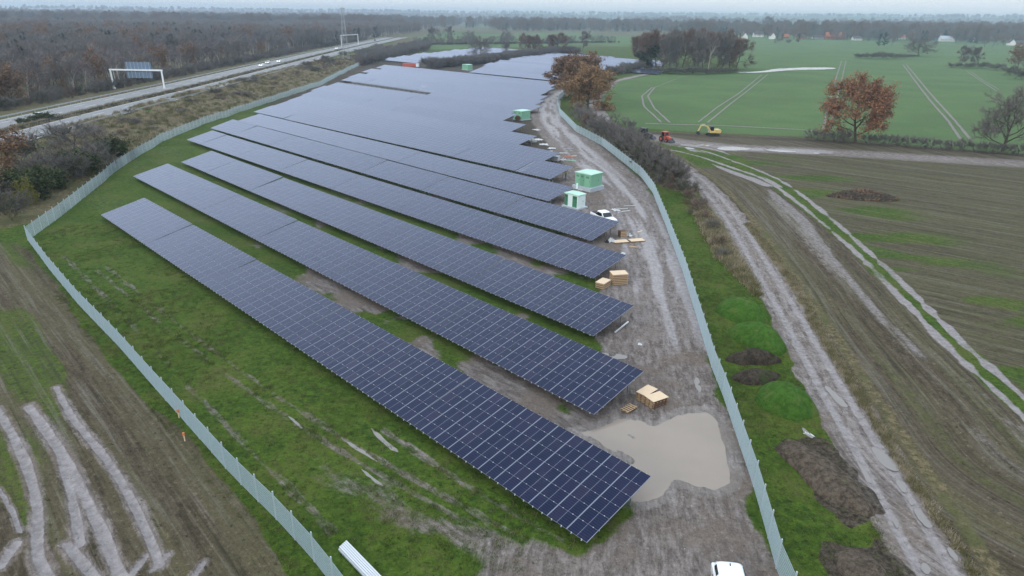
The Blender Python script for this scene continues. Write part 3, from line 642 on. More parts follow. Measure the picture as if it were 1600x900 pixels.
# ------------------------------------------------------------------ wire fence
def fence_panel(L=2.5, Hh=2.0, nvw=50):
    m = MB()
    for k in range(nvw):                              # upright wires, three-sided
        x = (k + .5) * L / nvw; r = .0052
        m.add([(x - r, -r, .05), (x + r, -r, .05), (x, r, .05), (x - r, -r, Hh), (x + r, -r, Hh), (x, r, Hh)], [(0, 1, 4, 3), (1, 2, 5, 4), (2, 0, 3, 5)])
    for k in range(10):
        z = .08 + k * (Hh - .1) / 9
        for y in (-.016, .016): m.box((L / 2, y, z), (L, .010, .014))
    return m
FP = {nvw: fence_panel(nvw=nvw).mesh('fence_panel', [MAT['fence']]) for nvw in (50,)}
POST = MB(); POST.box((0, 0, 1.14), (.10, .07, 2.3)); POST_ME = POST.mesh('fence_post', [MAT['post']])
def fence(label, line, near, flip=1):
    t = thing('wire_fence', label, 'fence', (*line[0], 0)); seg = np.hypot(*np.diff(line, axis=0).T); cum = np.concatenate([[0], np.cumsum(seg)]); n = int(cum[-1] / 2.5); s = np.linspace(0, cum[-1], n + 1)
    pts = np.stack([np.interp(s, cum, line[:, 0]), np.interp(s, cum, line[:, 1])], -1); zz = hgt(pts)
    joined, jp = [], []
    for k in range(n):
        a, b = pts[k], pts[k + 1]; ang = math.atan2(b[1] - a[1], b[0] - a[0]); mid = np.hypot(*a); z = zz[k]
        sx = np.hypot(*(b - a)) / 2.5
        if mid < near:
            o = link('fence_panel', FP[50], t, (a[0] - line[0][0], a[1] - line[0][1], z), ang); o.scale = (sx, 1, 1)
            link('fence_post', POST_ME, t, (a[0] - line[0][0], a[1] - line[0][1], z + rng.normal(0, .015)), ang)
        else: joined.append((a, ang, z))
    if joined:
        V0 = np.array([v.co[:] for v in FP[50].vertices]); F0 = [list(p.vertices) for p in FP[50].polygons]; F0 = np.array([f if len(f) == 4 else f + [f[-1]] for f in F0]); Vs, Fs = [], []
        V1 = np.array([v.co[:] for v in POST_ME.vertices]); F1 = np.array([list(p.vertices) for p in POST_ME.polygons]); c0 = 0; c1 = 0; Vp, Fq = [], []
        for a, ang, z in joined:
            Rm = np.array([[math.cos(ang), math.sin(ang), 0], [-math.sin(ang), math.cos(ang), 0], [0, 0, 1]]); T = np.array([a[0] - line[0][0], a[1] - line[0][1], z])
            Vs.append(V0 @ Rm + T); Fs.append(F0 + c0); c0 += len(V0); Vp.append(V1 @ Rm + T); Fq.append(F1 + c1); c1 += len(V1)
        link('fence_panels', np_mesh('fence_panels', np.vstack(Vs), np.vstack(Fs), [MAT['fence']]), t, kind='stuff')
        link('fence_posts', np_mesh('fence_posts', np.vstack(Vp), np.vstack(Fq), [MAT['post']]), t, kind='stuff')
    return t
fence('blue grey wire mesh fence along the right of the muddy road', FENCE_R, 235)
fence('blue grey wire mesh fence cutting across the grass at lower left', FENCE_L[::-1], 400)
fence('blue grey wire mesh fence curving below the motorway slope', FENCE_B, 230)

# ------------------------------------------------------------------ trees and shrubs
def bark(name, col, var=.3):
    g = N(name); n = g.noise(g.obj(), 1.6, 4, .7); g.pr(col=g.mix(n, tuple(c * (1 - var) for c in col), tuple(c * (1 + var) for c in col)), rough=.95, spec=.15); return g.mat
def leafmat(name, a, b):
    g = N(name); i = g.isl(); g.pr(col=g.mix(i, a, b), rough=.85, spec=.2); return g.mat
MAT['bark'] = bark('grey_brown_bark', (.085, .072, .058)); MAT['birch'] = bark('pale_birch_bark', (.46, .42, .38))
MAT['twig'] = leafmat('brown_grey_twigs', (.115, .104, .096), (.20, .182, .17)); MAT['twig_purple'] = leafmat('purple_brown_twigs', (.14, .12, .125), (.225, .195, .20))
MAT['twig_grey'] = leafmat('grey_twigs', (.118, .112, .108), (.20, .19, .182)); MAT['twig_red'] = leafmat('reddish_twigs', (.118, .086, .072), (.19, .135, .112))
MAT['oakleaf'] = leafmat('rust_oak_leaves', (.19, .095, .055), (.35, .185, .10)); MAT['oakleaf2'] = leafmat('brown_oak_leaves', (.125, .075, .045), (.24, .145, .08))
MAT['oakleaf3'] = leafmat('ochre_oak_leaves', (.19, .12, .06), (.33, .21, .105)); MAT['greenleaf'] = leafmat('dull_green_leaves', (.030, .045, .018), (.075, .095, .035))
MAT['ivy'] = leafmat('dark_ivy_leaves', (.014, .026, .012), (.035, .055, .024)); MAT['yellowleaf'] = leafmat('yellow_green_leaves', (.14, .15, .03), (.22, .20, .05))
MAT['needle'] = leafmat('dark_conifer_needles', (.010, .022, .014), (.028, .045, .026)); MAT['straw'] = leafmat('dry_straw_grass', (.24, .205, .14), (.42, .365, .26))

def tree_geo(seed, Ht, spread=.5, trunk=.22, n1=7, lvl=3, ntw=2000, tw_len=1.0, tw_w=.05, nleaf=0, leaf=.2, fork=.9, r0=None, droop=0.0, top=1.0):
    """skeleton of tapered tubes plus twigs and leaves; returns (tubeV,tubeF),(V,F,matindex)"""
    r = np.random.default_rng(seed); TV, TF = [], []; tips = []; r0 = r0 or Ht * .022
    def tube(pts, rad, n):
        base = sum(len(a) for a in TV); V = []
        for i, p in enumerate(pts):
            d = pts[min(i + 1, len(pts) - 1)] - pts[max(i - 1, 0)]; d = d / (np.linalg.norm(d) + 1e-9)
            u = np.cross(d, [0, 0, 1.] if abs(d[2]) < .9 else [1., 0, 0]); u /= np.linalg.norm(u); v = np.cross(d, u)
            for k in range(n): V.append(p + rad[i] * (u * math.cos(2 * math.pi * k / n) + v * math.sin(2 * math.pi * k / n)))
        TV.append(np.array(V))
        for i in range(len(pts) - 1):
            for k in range(n): TF.append((base + i * n + k, base + i * n + (k + 1) % n, base + (i + 1) * n + (k + 1) % n, base + (i + 1) * n + k))
    def branch(p, d, L, rad, lv):
        m = 4 if lv < 2 else 3; pts = [p]; rr = [rad]; dirs = [d]
        for i in range(m):
            d = d + r.normal(0, .16 + .05 * lv, 3) + np.array([0, 0, .10 - droop * lv]); d /= np.linalg.norm(d)
            p = p + d * L / m; pts.append(p); rr.append(rad * (1 - (i + 1) / m * .72)); dirs.append(d)
        tube(pts, rr, 6 if lv == 0 else 4 if lv == 1 else 3)
        if lv >= lvl:
            for a, b in zip(pts[:-1], pts[1:]): tips.append((a, b))
            return
        if lv >= lvl - 1: tips.append((pts[-2], pts[-1]))
        nb = n1 if lv == 0 else int(r.integers(5, 9))
        for k in range(nb):
            t = (trunk + (1 - trunk) * (k + r.random() * .6) / nb) if lv == 0 else .25 + .75 * (k + r.random()) / nb
            t = min(t, .99); q = t * m; i = int(q); pp = pts[i] + (pts[i + 1] - pts[i]) * (q - i); ax = dirs[i + 1]
            az = k * 2.4 + r.random() * .9; s = np.array([math.cos(az), math.sin(az), 0.])
            if lv > 0: s = np.cross(ax, r.normal(0, 1, 3)); s /= np.linalg.norm(s) + 1e-9
            ang = fork * (1.1 - .55 * t if lv == 0 else .8) + r.normal(0, .1); nd = ax * math.cos(ang) + s * math.sin(ang)
            if lv == 0: ln = Ht * spread * (.62 + .55 * math.sin(math.pi * min(1, (t - trunk) / (1 - trunk) * .8 + .18))) * (.85 + .3 * r.random())
            else: ln = L * (.62 - .25 * (t - .25)) * (.8 + .4 * r.random())
            branch(pp, nd / np.linalg.norm(nd), ln, max(rr[i] * (.5 if lv == 0 else .55), .02), lv + 1)
    branch(np.zeros(3), np.array([r.normal(0, .02), r.normal(0, .02), 1.]), Ht * .80 * top, r0, 0)
    tv = np.vstack(TV); tf = np.array(TF)
    a = np.array([t[0] for t in tips]); b = np.array([t[1] for t in tips]); cen = np.array([0, 0, Ht * .45])
    k = r.integers(0, len(a), ntw); p = a[k] + (b[k] - a[k]) * r.random((ntw, 1))
    out = p - cen; out /= np.linalg.norm(out, axis=1, keepdims=True) + 1e-6
    dr = (b - a)[k]; dr /= np.linalg.norm(dr, axis=1, keepdims=True) + 1e-6
    d = dr * .7 + out * .55 + r.normal(0, .5, (ntw, 3)); d[:, 2] += .18; d /= np.linalg.norm(d, axis=1, keepdims=True)
    ln = tw_len * (.5 + .8 * r.random((ntw, 1))); sd = np.cross(d, r.normal(0, 1, (ntw, 3))); sd /= np.linalg.norm(sd, axis=1, keepdims=True) + 1e-6
    V = np.stack([p - sd * tw_w / 2, p + sd * tw_w / 2, p + d * ln], 1).reshape(-1, 3); mi = np.zeros(ntw, int)
    if nleaf:
        k = r.integers(0, len(a), nleaf); p = a[k] + (b[k] - a[k]) * r.random((nleaf, 1)) + r.normal(0, tw_len * .38, (nleaf, 3))
        u = r.normal(0, 1, (nleaf, 3)); u /= np.linalg.norm(u, axis=1, keepdims=True); s = np.cross(u, r.normal(0, 1, (nleaf, 3))); s /= np.linalg.norm(s, axis=1, keepdims=True) + 1e-6
        z = leaf * (.6 + .8 * r.random((nleaf, 1)))
        V = np.vstack([V, np.stack([p - s * z * .5, p + s * z * .5, p + u * z], 1).reshape(-1, 3)]); mi = np.concatenate([mi, np.ones(nleaf, int)])
    F = np.arange(len(V)).reshape(-1, 3)
    return (tv, tf), (V, F, mi)
class Kind:
    def __init__(s, name, seed, barkm, twm, leafm=None, Ht=12, **k):
        (tv, tf), (V, F, mi) = tree_geo(seed, Ht, **k); s.H = max(V[:, 2].max(), 1)
        s.tm = np_mesh(name + '_trunk', tv, tf, [MAT[barkm]], smooth=True); s.cm = np_mesh(name + '_crown', V, F, [MAT[twm], MAT[leafm or twm]], mi)
        s.W = np.percentile(np.hypot(V[:, 0], V[:, 1]), 97); s.name = name
        s.both = (tv, tf, V, F, mi, barkm, twm, leafm or twm)
    def joined(s):
        tv, tf, V, F, mi, b, t, l = s.both
        tf3 = np.vstack([tf[:, [0, 1, 2]], tf[:, [0, 2, 3]]])
        me = np_mesh(s.name + '_whole', np.vstack([tv, V]), np.vstack([tf3, F + len(tv)]), [MAT[t], MAT[l], MAT[b]], np.concatenate([np.full(len(tf3), 2), mi])); return me
def plant(kind, name, label, cat, x, y, height, group=None, rz=None, wide=None):
    s = height / kind.H; z = h1((x, y)) - .05
    t = thing(name, label, cat, (x, y, z), rng.random() * 6.28 if rz is None else rz, group)
    sx = s if wide is None else wide / 2 / kind.W
    for nm, me in (('trunk', kind.tm), ('crown', kind.cm)):
        o = link(nm, me, t); o.scale = (sx, sx, s)
    return t
def plant_px(kind, name, label, cat, bx, by, ty, width=None, group=None, rz=None):
    """base pixel, top pixel row and width in photo pixels give place and size"""
    p = at(bx, by); dist = math.sqrt(p[0] ** 2 + p[1] ** 2 + HCAM ** 2); depth = p[1] * cp + HCAM * sp
    hh = (by - ty) * depth / F_PX / math.cos(PITCH - math.atan2(by - 450, F_PX) * -1) if False else (by - ty) * depth / F_PX / math.cos(math.atan2(HCAM, math.hypot(*p)) )
    return plant(kind, name, label, cat, p[0], p[1], hh, group, rz, None if width is None else width * depth / F_PX)
K = {}
K['oak'] = Kind('oak', 24, 'bark', 'twig_red', 'oakleaf', Ht=16, spread=.5, n1=14, trunk=.15, lvl=3, ntw=12000, tw_len=1.25, tw_w=.045, nleaf=15000, leaf=.36, fork=1.15, r0=.42, top=.88)
K['bareoak'] = Kind('bare_oak', 36, 'bark', 'twig', Ht=16, spread=.52, n1=13, trunk=.15, lvl=3, ntw=18000, tw_len=1.5, tw_w=.045, fork=1.2, r0=.45, top=.86)
K['brownoak'] = Kind('brown_oak', 20, 'bark', 'twig_red', 'oakleaf2', Ht=16, spread=.55, n1=14, trunk=.12, lvl=3, ntw=9000, tw_len=1.3, tw_w=.05, nleaf=26000, leaf=.46, fork=1.15, r0=.45, top=.82)
K['ochreoak'] = Kind('ochre_oak', 28, 'bark', 'twig_red', 'oakleaf3', Ht=14, spread=.52, n1=14, trunk=.12, lvl=3, ntw=9000, tw_len=1.2, tw_w=.05, nleaf=22000, leaf=.42, fork=1.1, r0=.38, top=.85)
K['tall'] = Kind('tall_bare_tree', 21, 'bark', 'twig', Ht=20, spread=.34, n1=11, trunk=.25, lvl=3, ntw=13000, tw_len=1.9, tw_w=.07, fork=.85, r0=.33)
K['tall2'] = Kind('tall_bare_tree', 24, 'bark', 'twig_red', 'oakleaf2', Ht=20, spread=.38, n1=10, trunk=.22, lvl=3, ntw=12000, tw_len=1.9, tw_w=.07, nleaf=3500, leaf=.45, fork=.95, r0=.35)
K['ivy'] = Kind('ivy_tree', 27, 'bark', 'twig', 'ivy', Ht=18, spread=.25, n1=10, trunk=.1, lvl=2, ntw=900, tw_len=1.2, tw_w=.07, nleaf=5000, leaf=.6, fork=.8, r0=.4)
K['birch'] = Kind('birch', 31, 'birch', 'twig_purple', Ht=14, spread=.26, n1=10, trunk=.42, lvl=2, ntw=900, tw_len=1.5, tw_w=.075, fork=.7, r0=.19)
K['birch2'] = Kind('birch', 33, 'birch', 'twig_purple', Ht=14, spread=.22, n1=9, trunk=.46, lvl=2, ntw=750, tw_len=1.6, tw_w=.08, fork=.6, r0=.17)
K['alder'] = Kind('bare_tree', 35, 'bark', 'twig_grey', Ht=14, spread=.34, n1=9, trunk=.25, lvl=2, ntw=1300, tw_len=1.6, tw_w=.085, fork=.8, r0=.18)
K['alder2'] = Kind('bare_tree', 37, 'bark', 'twig', Ht=14, spread=.42, n1=9, trunk=.2, lvl=2, ntw=1500, tw_len=1.7, tw_w=.085, fork=.95, r0=.2)
K['rusty'] = Kind('rusty_tree', 39, 'bark', 'twig_red', 'oakleaf2', Ht=14, spread=.42, n1=9, trunk=.2, lvl=2, ntw=900, tw_len=1.5, tw_w=.09, nleaf=1500, leaf=.5, fork=.95, r0=.2)
K['conifer'] = Kind('conifer', 41, 'bark', 'needle', 'needle', Ht=16, spread=.17, n1=16, trunk=.1, lvl=1, ntw=1500, tw_len=1.6, tw_w=.35, fork=1.35, r0=.2, droop=.1)
K['shrub'] = Kind('shrub', 51, 'bark', 'twig_grey', Ht=4, spread=.75, n1=9, trunk=.05, lvl=2, ntw=4600, tw_len=.9, tw_w=.035, fork=1.0, r0=.06, top=.75)
K['shrub2'] = Kind('shrub', 53, 'bark', 'twig', 'greenleaf', Ht=4, spread=.8, n1=9, trunk=.05, lvl=2, ntw=4200, tw_len=.9, tw_w=.04, nleaf=1500, leaf=.16, fork=1.1, r0=.06, top=.7)
K['redshrub'] = Kind('shrub', 57, 'bark', 'twig_red', Ht=3, spread=.7, n1=9, trunk=.05, lvl=2, ntw=1800, tw_len=.8, tw_w=.035, fork=.9, r0=.04, top=.8)
K['greenshrub'] = Kind('shrub', 59, 'bark', 'twig', 'greenleaf', Ht=3, spread=.8, n1=9, trunk=.03, lvl=2, ntw=600, tw_len=.6, tw_w=.04, nleaf=3800, leaf=.24, fork=1.1, r0=.05, top=.7)
K['yellowshrub'] = Kind('shrub', 61, 'bark', 'twig', 'yellowleaf', Ht=3, spread=.7, n1=9, trunk=.03, lvl=2, ntw=600, tw_len=.6, tw_w=.04, nleaf=2500, leaf=.22, fork=1.0, r0=.05, top=.7)

# --- single trees
plant_px(K['oak'], 'oak_tree', 'broad oak with rust orange leaves on the edge of the green field', 'tree', 1336, 222, 111, 112)
plant_px(K['bareoak'], 'bare_oak_tree', 'leafless spreading oak at the right edge beside the hedge', 'tree', 1566, 236, 131, 112)
plant_px(K['brownoak'], 'brown_oak_tree', 'wide dark brown oak behind the ochre one at the road bend', 'tree', 900, 152, 80, 104)
plant_px(K['ochreoak'], 'ochre_oak_tree', 'ochre brown oak beside the narrow lane bend, in front of a darker one', 'tree', 918, 170, 97, 76)
plant_px(K['bareoak'], 'field_tree', 'bare round tree alone in the far part of the green field', 'tree', 1434, 88, 56, 48)
plant_px(K['bareoak'], 'roundtop_tree', 'bare round tree standing in front of the pale far solar rows', 'tree', 750, 93, 56, 38)
plant_px(K['tall'], 'slim_tree', 'slim bare tree right of the round one by the far solar rows', 'tree', 787, 88, 64, 20)
plant_px(K['bareoak'], 'meadow_tree', 'bare tree on the far meadow above the slim tree', 'tree', 792, 66, 47, 22)
plant_px(K['tall2'], 'hedgerow_tree', 'reddish bare tree on the dark hedge, left one of a pair', 'tree', 822, 86, 52, 26, 'trees along the dark hedge')
plant_px(K['tall2'], 'hedgerow_tree', 'reddish bare tree on the dark hedge, right one of a pair', 'tree', 836, 86, 54, 26, 'trees along the dark hedge')
plant_px(K['tall2'], 'hedgerow_tree', 'broad reddish bare tree on the dark hedge, close to the brown oaks', 'tree', 868, 84, 51, 44, 'trees along the dark hedge')
plant_px(K['tall'], 'hedgerow_tree', 'grey bare tree between the dark hedge and the round copse', 'tree', 910, 80, 47, 28, 'trees along the dark hedge')
plant_px(K['bareoak'], 'hedgerow_tree', 'small dark bare tree by the far left meadow above the site', 'tree', 733, 67, 47, 24, 'trees along the dark hedge')
for bx, by, ty, wd, k, lab in ((672, 66, 42, 26, 'tall', 'bare tree at the left end of the far meadow'), (690, 66, 42, 26, 'alder2', 'second bare tree at the left end of the far meadow'), (708, 64, 40, 22, 'tall', 'third bare tree at the left end of the far meadow'),
                           (1500, 105, 70, 34, 'tall', 'grey tree in the scrub at the far right field, left of two'), (1530, 105, 72, 34, 'tall', 'grey tree in the scrub at the far right field, right of two'), (1588, 116, 66, 46, 'rusty', 'reddish tree at the right edge above the scrub'), (1603, 125, 70, 40, 'alder2', 'dark tree cut off by the right picture edge')):
    plant_px(K[k], 'field_edge_tree', lab, 'tree', bx, by, ty, wd, 'trees at the field edges')
# --- the copse in the middle distance
cop = [(998, 104, 52, 'tall2'), (1012, 110, 46, 'tall2'), (1010, 111, 70, 'ivy'), (1024, 106, 49, 'tall2'), (1034, 113, 52, 'tall'), (1046, 110, 44, 'tall'), (1058, 113, 50, 'tall'), (1066, 106, 44, 'tall2'), (1078, 113, 47, 'tall'), (1090, 112, 49, 'tall'), (1098, 107, 45, 'tall2'), (1106, 113, 52, 'birch'), (1118, 112, 48, 'tall'), (1128, 109, 46, 'tall2'), (1140, 112, 55, 'tall2'), (1150, 108, 60, 'tall2'), (1070, 100, 45, 'tall'), (1100, 100, 47, 'tall'), (1130, 101, 50, 'tall'), (1040, 100, 47, 'tall'), (1014, 100, 50, 'tall'), (1084, 104, 46, 'tall2')]
for j_, (bx, by, ty, k) in enumerate(sorted(cop)):
    nm = {'ivy': 'ivy_clad_tree', 'birch': 'birch_tree'}.get(k, 'copse_tree')
    lab = {'ivy': 'tree wrapped in dark green ivy at the left end of the copse', 'birch': 'pale stemmed birch at the front of the copse'}.get(k, f'{ordw(j_ + 1)} tall bare tree from the left in the copse beside the green field')
    plant_px(K[k], nm, lab, 'tree', bx, by, ty, None if k == 'birch' else 46, 'trees of the copse')
for j, (bx, by, ty) in enumerate([(1042, 115, 103), (1062, 116, 104), (1082, 116, 103), (1104, 116, 104), (1122, 115, 103), (1140, 114, 104), (1022, 114, 104)]):
    plant_px(K['shrub2'], 'shrub', f'{["third", "fourth", "fifth", "sixth", "seventh", "last", "second"][j]} dark shrub from the left at the foot of the copse', 'shrub', bx, by, ty, 36, 'shrubs at the foot of the copse')
# --- hedge between site road and lane, bush by bush
hb = [(893, 178, 160, 'redshrub'), (900, 190, 168, 'shrub'), (908, 196, 172, 'shrub'), (918, 204, 176, 'redshrub'), (925, 212, 186, 'shrub'), (936, 214, 186, 'shrub'), (944, 222, 190, 'shrub'), (952, 222, 172, 'alder2'), (958, 232, 196, 'shrub'), (968, 232, 200, 'shrub'), (970, 242, 206, 'shrub2'), (982, 244, 204, 'shrub'), (988, 252, 214, 'shrub2'), (998, 254, 214, 'shrub'), (1003, 264, 222, 'shrub2'), (1014, 262, 224, 'shrub'), (1018, 276, 232, 'shrub2'), (1030, 270, 232, 'redshrub'), (1032, 284, 244, 'shrub2'), (1044, 282, 242, 'shrub'), (1048, 292, 256, 'shrub2'), (1060, 296, 262, 'redshrub'), (1072, 306, 280, 'shrub2'), (1082, 316, 296, 'redshrub'), (1092, 334, 314, 'redshrub'), (975, 214, 186, 'shrub'), (985, 228, 198, 'shrub')]
hb = sorted(hb + [(b_ + 9, y_ + 3, t_y + 4, 'shrub2' if i_ % 2 else 'shrub') for i_, (b_, y_, t_y, k_) in enumerate(hb[2:21]) if k_ != 'alder2'])
for j, (bx, by, ty, k) in enumerate(hb):
    ty -= 5; bx += 5 if bx < 990 else 2
    lab = {'redshrub': f'reddish shrub, {ordw(j + 1)} from the brown oaks along the hedge by the fence', 'shrub': f'grey shrub, {ordw(j + 1)} from the brown oaks along the hedge by the fence', 'shrub2': f'dark shrub, {ordw(j + 1)} from the brown oaks along the hedge by the fence', 'alder2': 'small reddish bare tree rising out of the hedge right of the fence'}[k]
    plant_px(K[k], 'shrub' if k != 'alder2' else 'small_tree', lab, 'shrub' if k != 'alder2' else 'tree', bx, by, ty, None if k == 'alder2' else (34 if by < 235 else 44), 'shrubs of the hedge beside the site fence')
for j, (bx, by, ty, k, wd) in enumerate([(1112, 360, 338, 'shrub', 26), (1120, 385, 362, 'redshrub', 28), (1098, 345, 328, 'redshrub', 20), (1128, 402, 384, 'shrub', 26), (1093, 325, 306, 'shrub2', 22)]):
    plant_px(K[k], 'shrub', ['thin grey shrub on the bank left of the farm track', 'red brown shrub on the bank left of the farm track', 'small red shrub at the head of the grass strip', 'pale scrubby shrub at the narrow part of the bank', 'dark shrub where the hedge meets the farm track'][j], 'shrub', bx, by, ty, wd, 'shrubs beside the farm track')
# --- hedge under the rust oak and bushes in the green field
for j, bx in enumerate(range(1268, 1600, 17)):
    if 1326 < bx < 1344: continue
    by = 219 + (bx - 1268) * .072; plant_px(K['shrub'], 'shrub', f'{ordw(j + 1)} grey shrub from the left in the low hedge under the rust oak', 'shrub', bx, by, by - 20 + rng.normal(0, 2), 26, 'shrubs of the low hedge at the field edge')
for j, (bx, by, ty, wd) in enumerate([(1344, 91, 82, 26), (1360, 92, 80, 28), (1378, 92, 79, 30), (1396, 92, 81, 28), (1412, 91, 83, 26), (1426, 89, 84, 20), (1490, 106, 96, 24), (1512, 107, 96, 26), (1534, 107, 95, 26), (1556, 110, 97, 26), (1578, 118, 100, 30), (1596, 124, 104, 30)]):
    plant_px(K['shrub2'], 'shrub', f'{ordw(j + 1)} bush from the left in the thicket inside the green field' if bx < 1430 else f'{ordw(j - 5)} bush from the left in the scrub at the right field edge', 'shrub', bx, by, ty, wd, 'bushes in the green field' if bx < 1430 else 'bushes along the right field edge')
# --- bushes at lower left, between fence and motorway
lb = [(20, 300, 205, 'rusty', 85, 'rust brown bushy tree at the left edge below the motorway'), (70, 268, 212, 'alder2', 75, 'grey brown leafless bush right of the rust brown one'), (118, 262, 196, 'alder', 80, 'large grey leafless bush nearest the fence bend'), (155, 250, 200, 'alder2', 60, 'dark grey leafless bush at the right end of the thicket'),
      (52, 312, 262, 'greenshrub', 60, 'low green brown bush under the rust brown tree'), (88, 292, 258, 'shrub2', 60, 'low scrubby bush right of the green brown one'), (20, 345, 285, 'shrub2', 62, 'dark bare bush at the left edge above the dirt field'), (46, 322, 272, 'yellowshrub', 34, 'small yellow green bush among the dark thicket'), (118, 284, 240, 'shrub2', 60, 'scrubby bush in the front of the thicket by the fence'), (-10, 330, 250, 'rusty', 80, 'rust brown bush cut off by the left edge'), (75, 202, 188, 'greenshrub', 40, 'dark green bush on the motorway verge'), (40, 208, 197, 'greenshrub', 24, 'small dark green bush left of the larger one on the verge'), (140, 232, 205, 'shrub', 44, 'grey bush on the slope above the thicket'), (96, 240, 205, 'shrub', 50, 'grey bush behind the thicket'), (165, 270, 235, 'shrub', 40, 'last low grey bush of the thicket toward the fence')]
for bx, by, ty, k, wd, lab in lb: plant_px(K[k], 'bush', lab, 'bush', bx, by, ty, wd, 'bushes of the thicket at left')
for j in range(16):
    u = j / 15; bx = -20 + 200 * u + rng.normal(0, 6); by = 338 - 78 * u - abs(rng.normal(0, 16)); plant_px(K[['shrub2', 'shrub', 'alder2', 'greenshrub'][j % 4]], 'bush', f'{ordw(j + 1)} dense bare bush from the left in the thicket by the fence bend', 'bush', bx, by, by - 36 - 10 * rng.random(), 56, 'bushes of the thicket at left')
# --- scattered shrubs on the motorway slope
r5 = np.random.default_rng(5)
for j in range(60):
    s = r5.random(); bx = 200 + s * 400 + r5.normal(0, 8); yb = np.interp(bx, [200, 266, 312, 375, 437, 503, 569, 620], [255, 214, 195, 172, 151, 129, 96, 85]); yt = np.interp(bx, [200, 300, 400, 500, 620], [178, 150, 124, 98, 68])
    by = yt + (yb - yt) * (.12 + .7 * r5.random()); hh = (4 + 7 * r5.random()) * (1 if bx < 450 else 1.2)
    plant_px(K[['shrub', 'shrub2', 'redshrub', 'shrub'][j % 4]], 'shrub', ['grey', 'dark green brown', 'reddish', 'grey'][j % 4] + ' leafless shrub on the rough slope below the motorway', 'shrub', bx, by, by - hh, hh * 2.2, 'shrubs on the motorway slope')

# --- the wood beyond the motorway: trees that show singly, then the mass behind them
r6 = np.random.default_rng(6)
def mwx(y): return np.interp(y, MW_C[:, 1], MW_C[:, 0])
ks = ['birch', 'birch2', 'alder', 'alder', 'alder2', 'birch', 'birch2', 'alder', 'birch', 'rusty', 'alder2', 'birch']
lbl = {'birch': 'slender pale stemmed birch in the wood beyond the motorway', 'alder': 'grey leafless tree in the wood beyond the motorway', 'alder2': 'spreading leafless tree in the wood beyond the motorway', 'rusty': 'tree with rusty leaves left in the wood beyond the motorway', 'birch2': 'slender pale stemmed birch in the wood beyond the motorway'}
cnt = 0
while cnt < 290:
    y = 175 + 480 * r6.random() ** 1.35; x = mwx(y) - 34 - 48 * r6.random() ** 1.2
    if x / y < -1.02: continue
    k = ks[int(r6.integers(0, len(ks)))]
    if y > 400 and k.startswith('birch') and r6.random() < .6: k = 'alder'
    plant(K[k], 'birch_tree' if k.startswith('birch') else 'bare_tree', lbl[k], 'tree', x, y, 11 + 6 * r6.random(), 'single trees at the front of the wood'); cnt += 1
SRC = bpy.data.collections.new('woodland_sources')
def src(keys, nm):
    c = bpy.data.collections.new(nm)
    for k in keys:
        o = bpy.data.objects.new('wood_tree', K[k].joined()); c.objects.link(o)
    return c
def scatter(name, pts, scl, coll, kind='stuff', label=None, mats=None, tilt=.05):
    me = bpy.data.meshes.new(name); me.vertices.add(len(pts)); me.vertices.foreach_set('co', np.ascontiguousarray(pts, np.float32).ravel())
    a = me.attributes.new('scl', 'FLOAT', 'POINT'); a.data.foreach_set('value', np.asarray(scl, np.float32))
    rot = np.stack([r6.normal(0, tilt, len(pts)), r6.normal(0, tilt, len(pts)), r6.random(len(pts)) * 6.28], -1)
    a = me.attributes.new('rot', 'FLOAT_VECTOR', 'POINT'); a.data.foreach_set('vector', np.ascontiguousarray(rot, np.float32).ravel())
    o = link(name, me, kind=kind)
    ng = bpy.data.node_groups.new(name, 'GeometryNodeTree'); ng.interface.new_socket('Geometry', in_out='INPUT', socket_type='NodeSocketGeometry'); ng.interface.new_socket('Geometry', in_out='OUTPUT', socket_type='NodeSocketGeometry')
    i_, o_ = ng.nodes.new('NodeGroupInput'), ng.nodes.new('NodeGroupOutput'); iop = ng.nodes.new('GeometryNodeInstanceOnPoints'); ci = ng.nodes.new('GeometryNodeCollectionInfo')
    ci.inputs['Collection'].default_value = coll; ci.inputs['Separate Children'].default_value = True; ci.inputs['Reset Children'].default_value = True
    sa = ng.nodes.new('GeometryNodeInputNamedAttribute'); sa.data_type = 'FLOAT'; sa.inputs['Name'].default_value = 'scl'
    ra = ng.nodes.new('GeometryNodeInputNamedAttribute'); ra.data_type = 'FLOAT_VECTOR'; ra.inputs['Name'].default_value = 'rot'
    L = ng.links.new; L(i_.outputs[0], iop.inputs['Points']); L(ci.outputs[0], iop.inputs['Instance']); iop.inputs['Pick Instance'].default_value = True
    L(ra.outputs['Attribute'], iop.inputs['Rotation']); L(sa.outputs['Attribute'], iop.inputs['Scale']); L(iop.outputs[0], o_.inputs[0])
    md = o.modifiers.new('scatter', 'NODES'); md.node_group = ng
    return o
def with_z(P): return np.column_stack([P, hgt(P) - .1])
WOOD = src(['alder', 'alder2', 'birch', 'alder', 'birch2', 'rusty', 'birch2', 'alder', 'alder', 'birch', 'alder', 'alder2', 'birch', 'alder', 'conifer', 'alder'], 'wood_kinds')
n = 15000; Yw = 190 + 1500 * r6.random(n) ** .8; Xw = -r6.random(n) * (Yw * 1.0 + 40)
mxx = mwx(np.minimum(Yw, 1100)); m = (Xw < mxx - 80 + 50 * (Yw > 620)) & (Xw > -Yw * 1.02) & (vnoise(Xw, Yw, 130, 8) > .12)
P = np.stack([Xw, Yw], -1)[m]; s_ = (.75 + .4 * vnoise(P[:, 0], P[:, 1], 120, 9) + .2 * r6.random(len(P)))
scatter('woods', with_z(P), s_, WOOD)
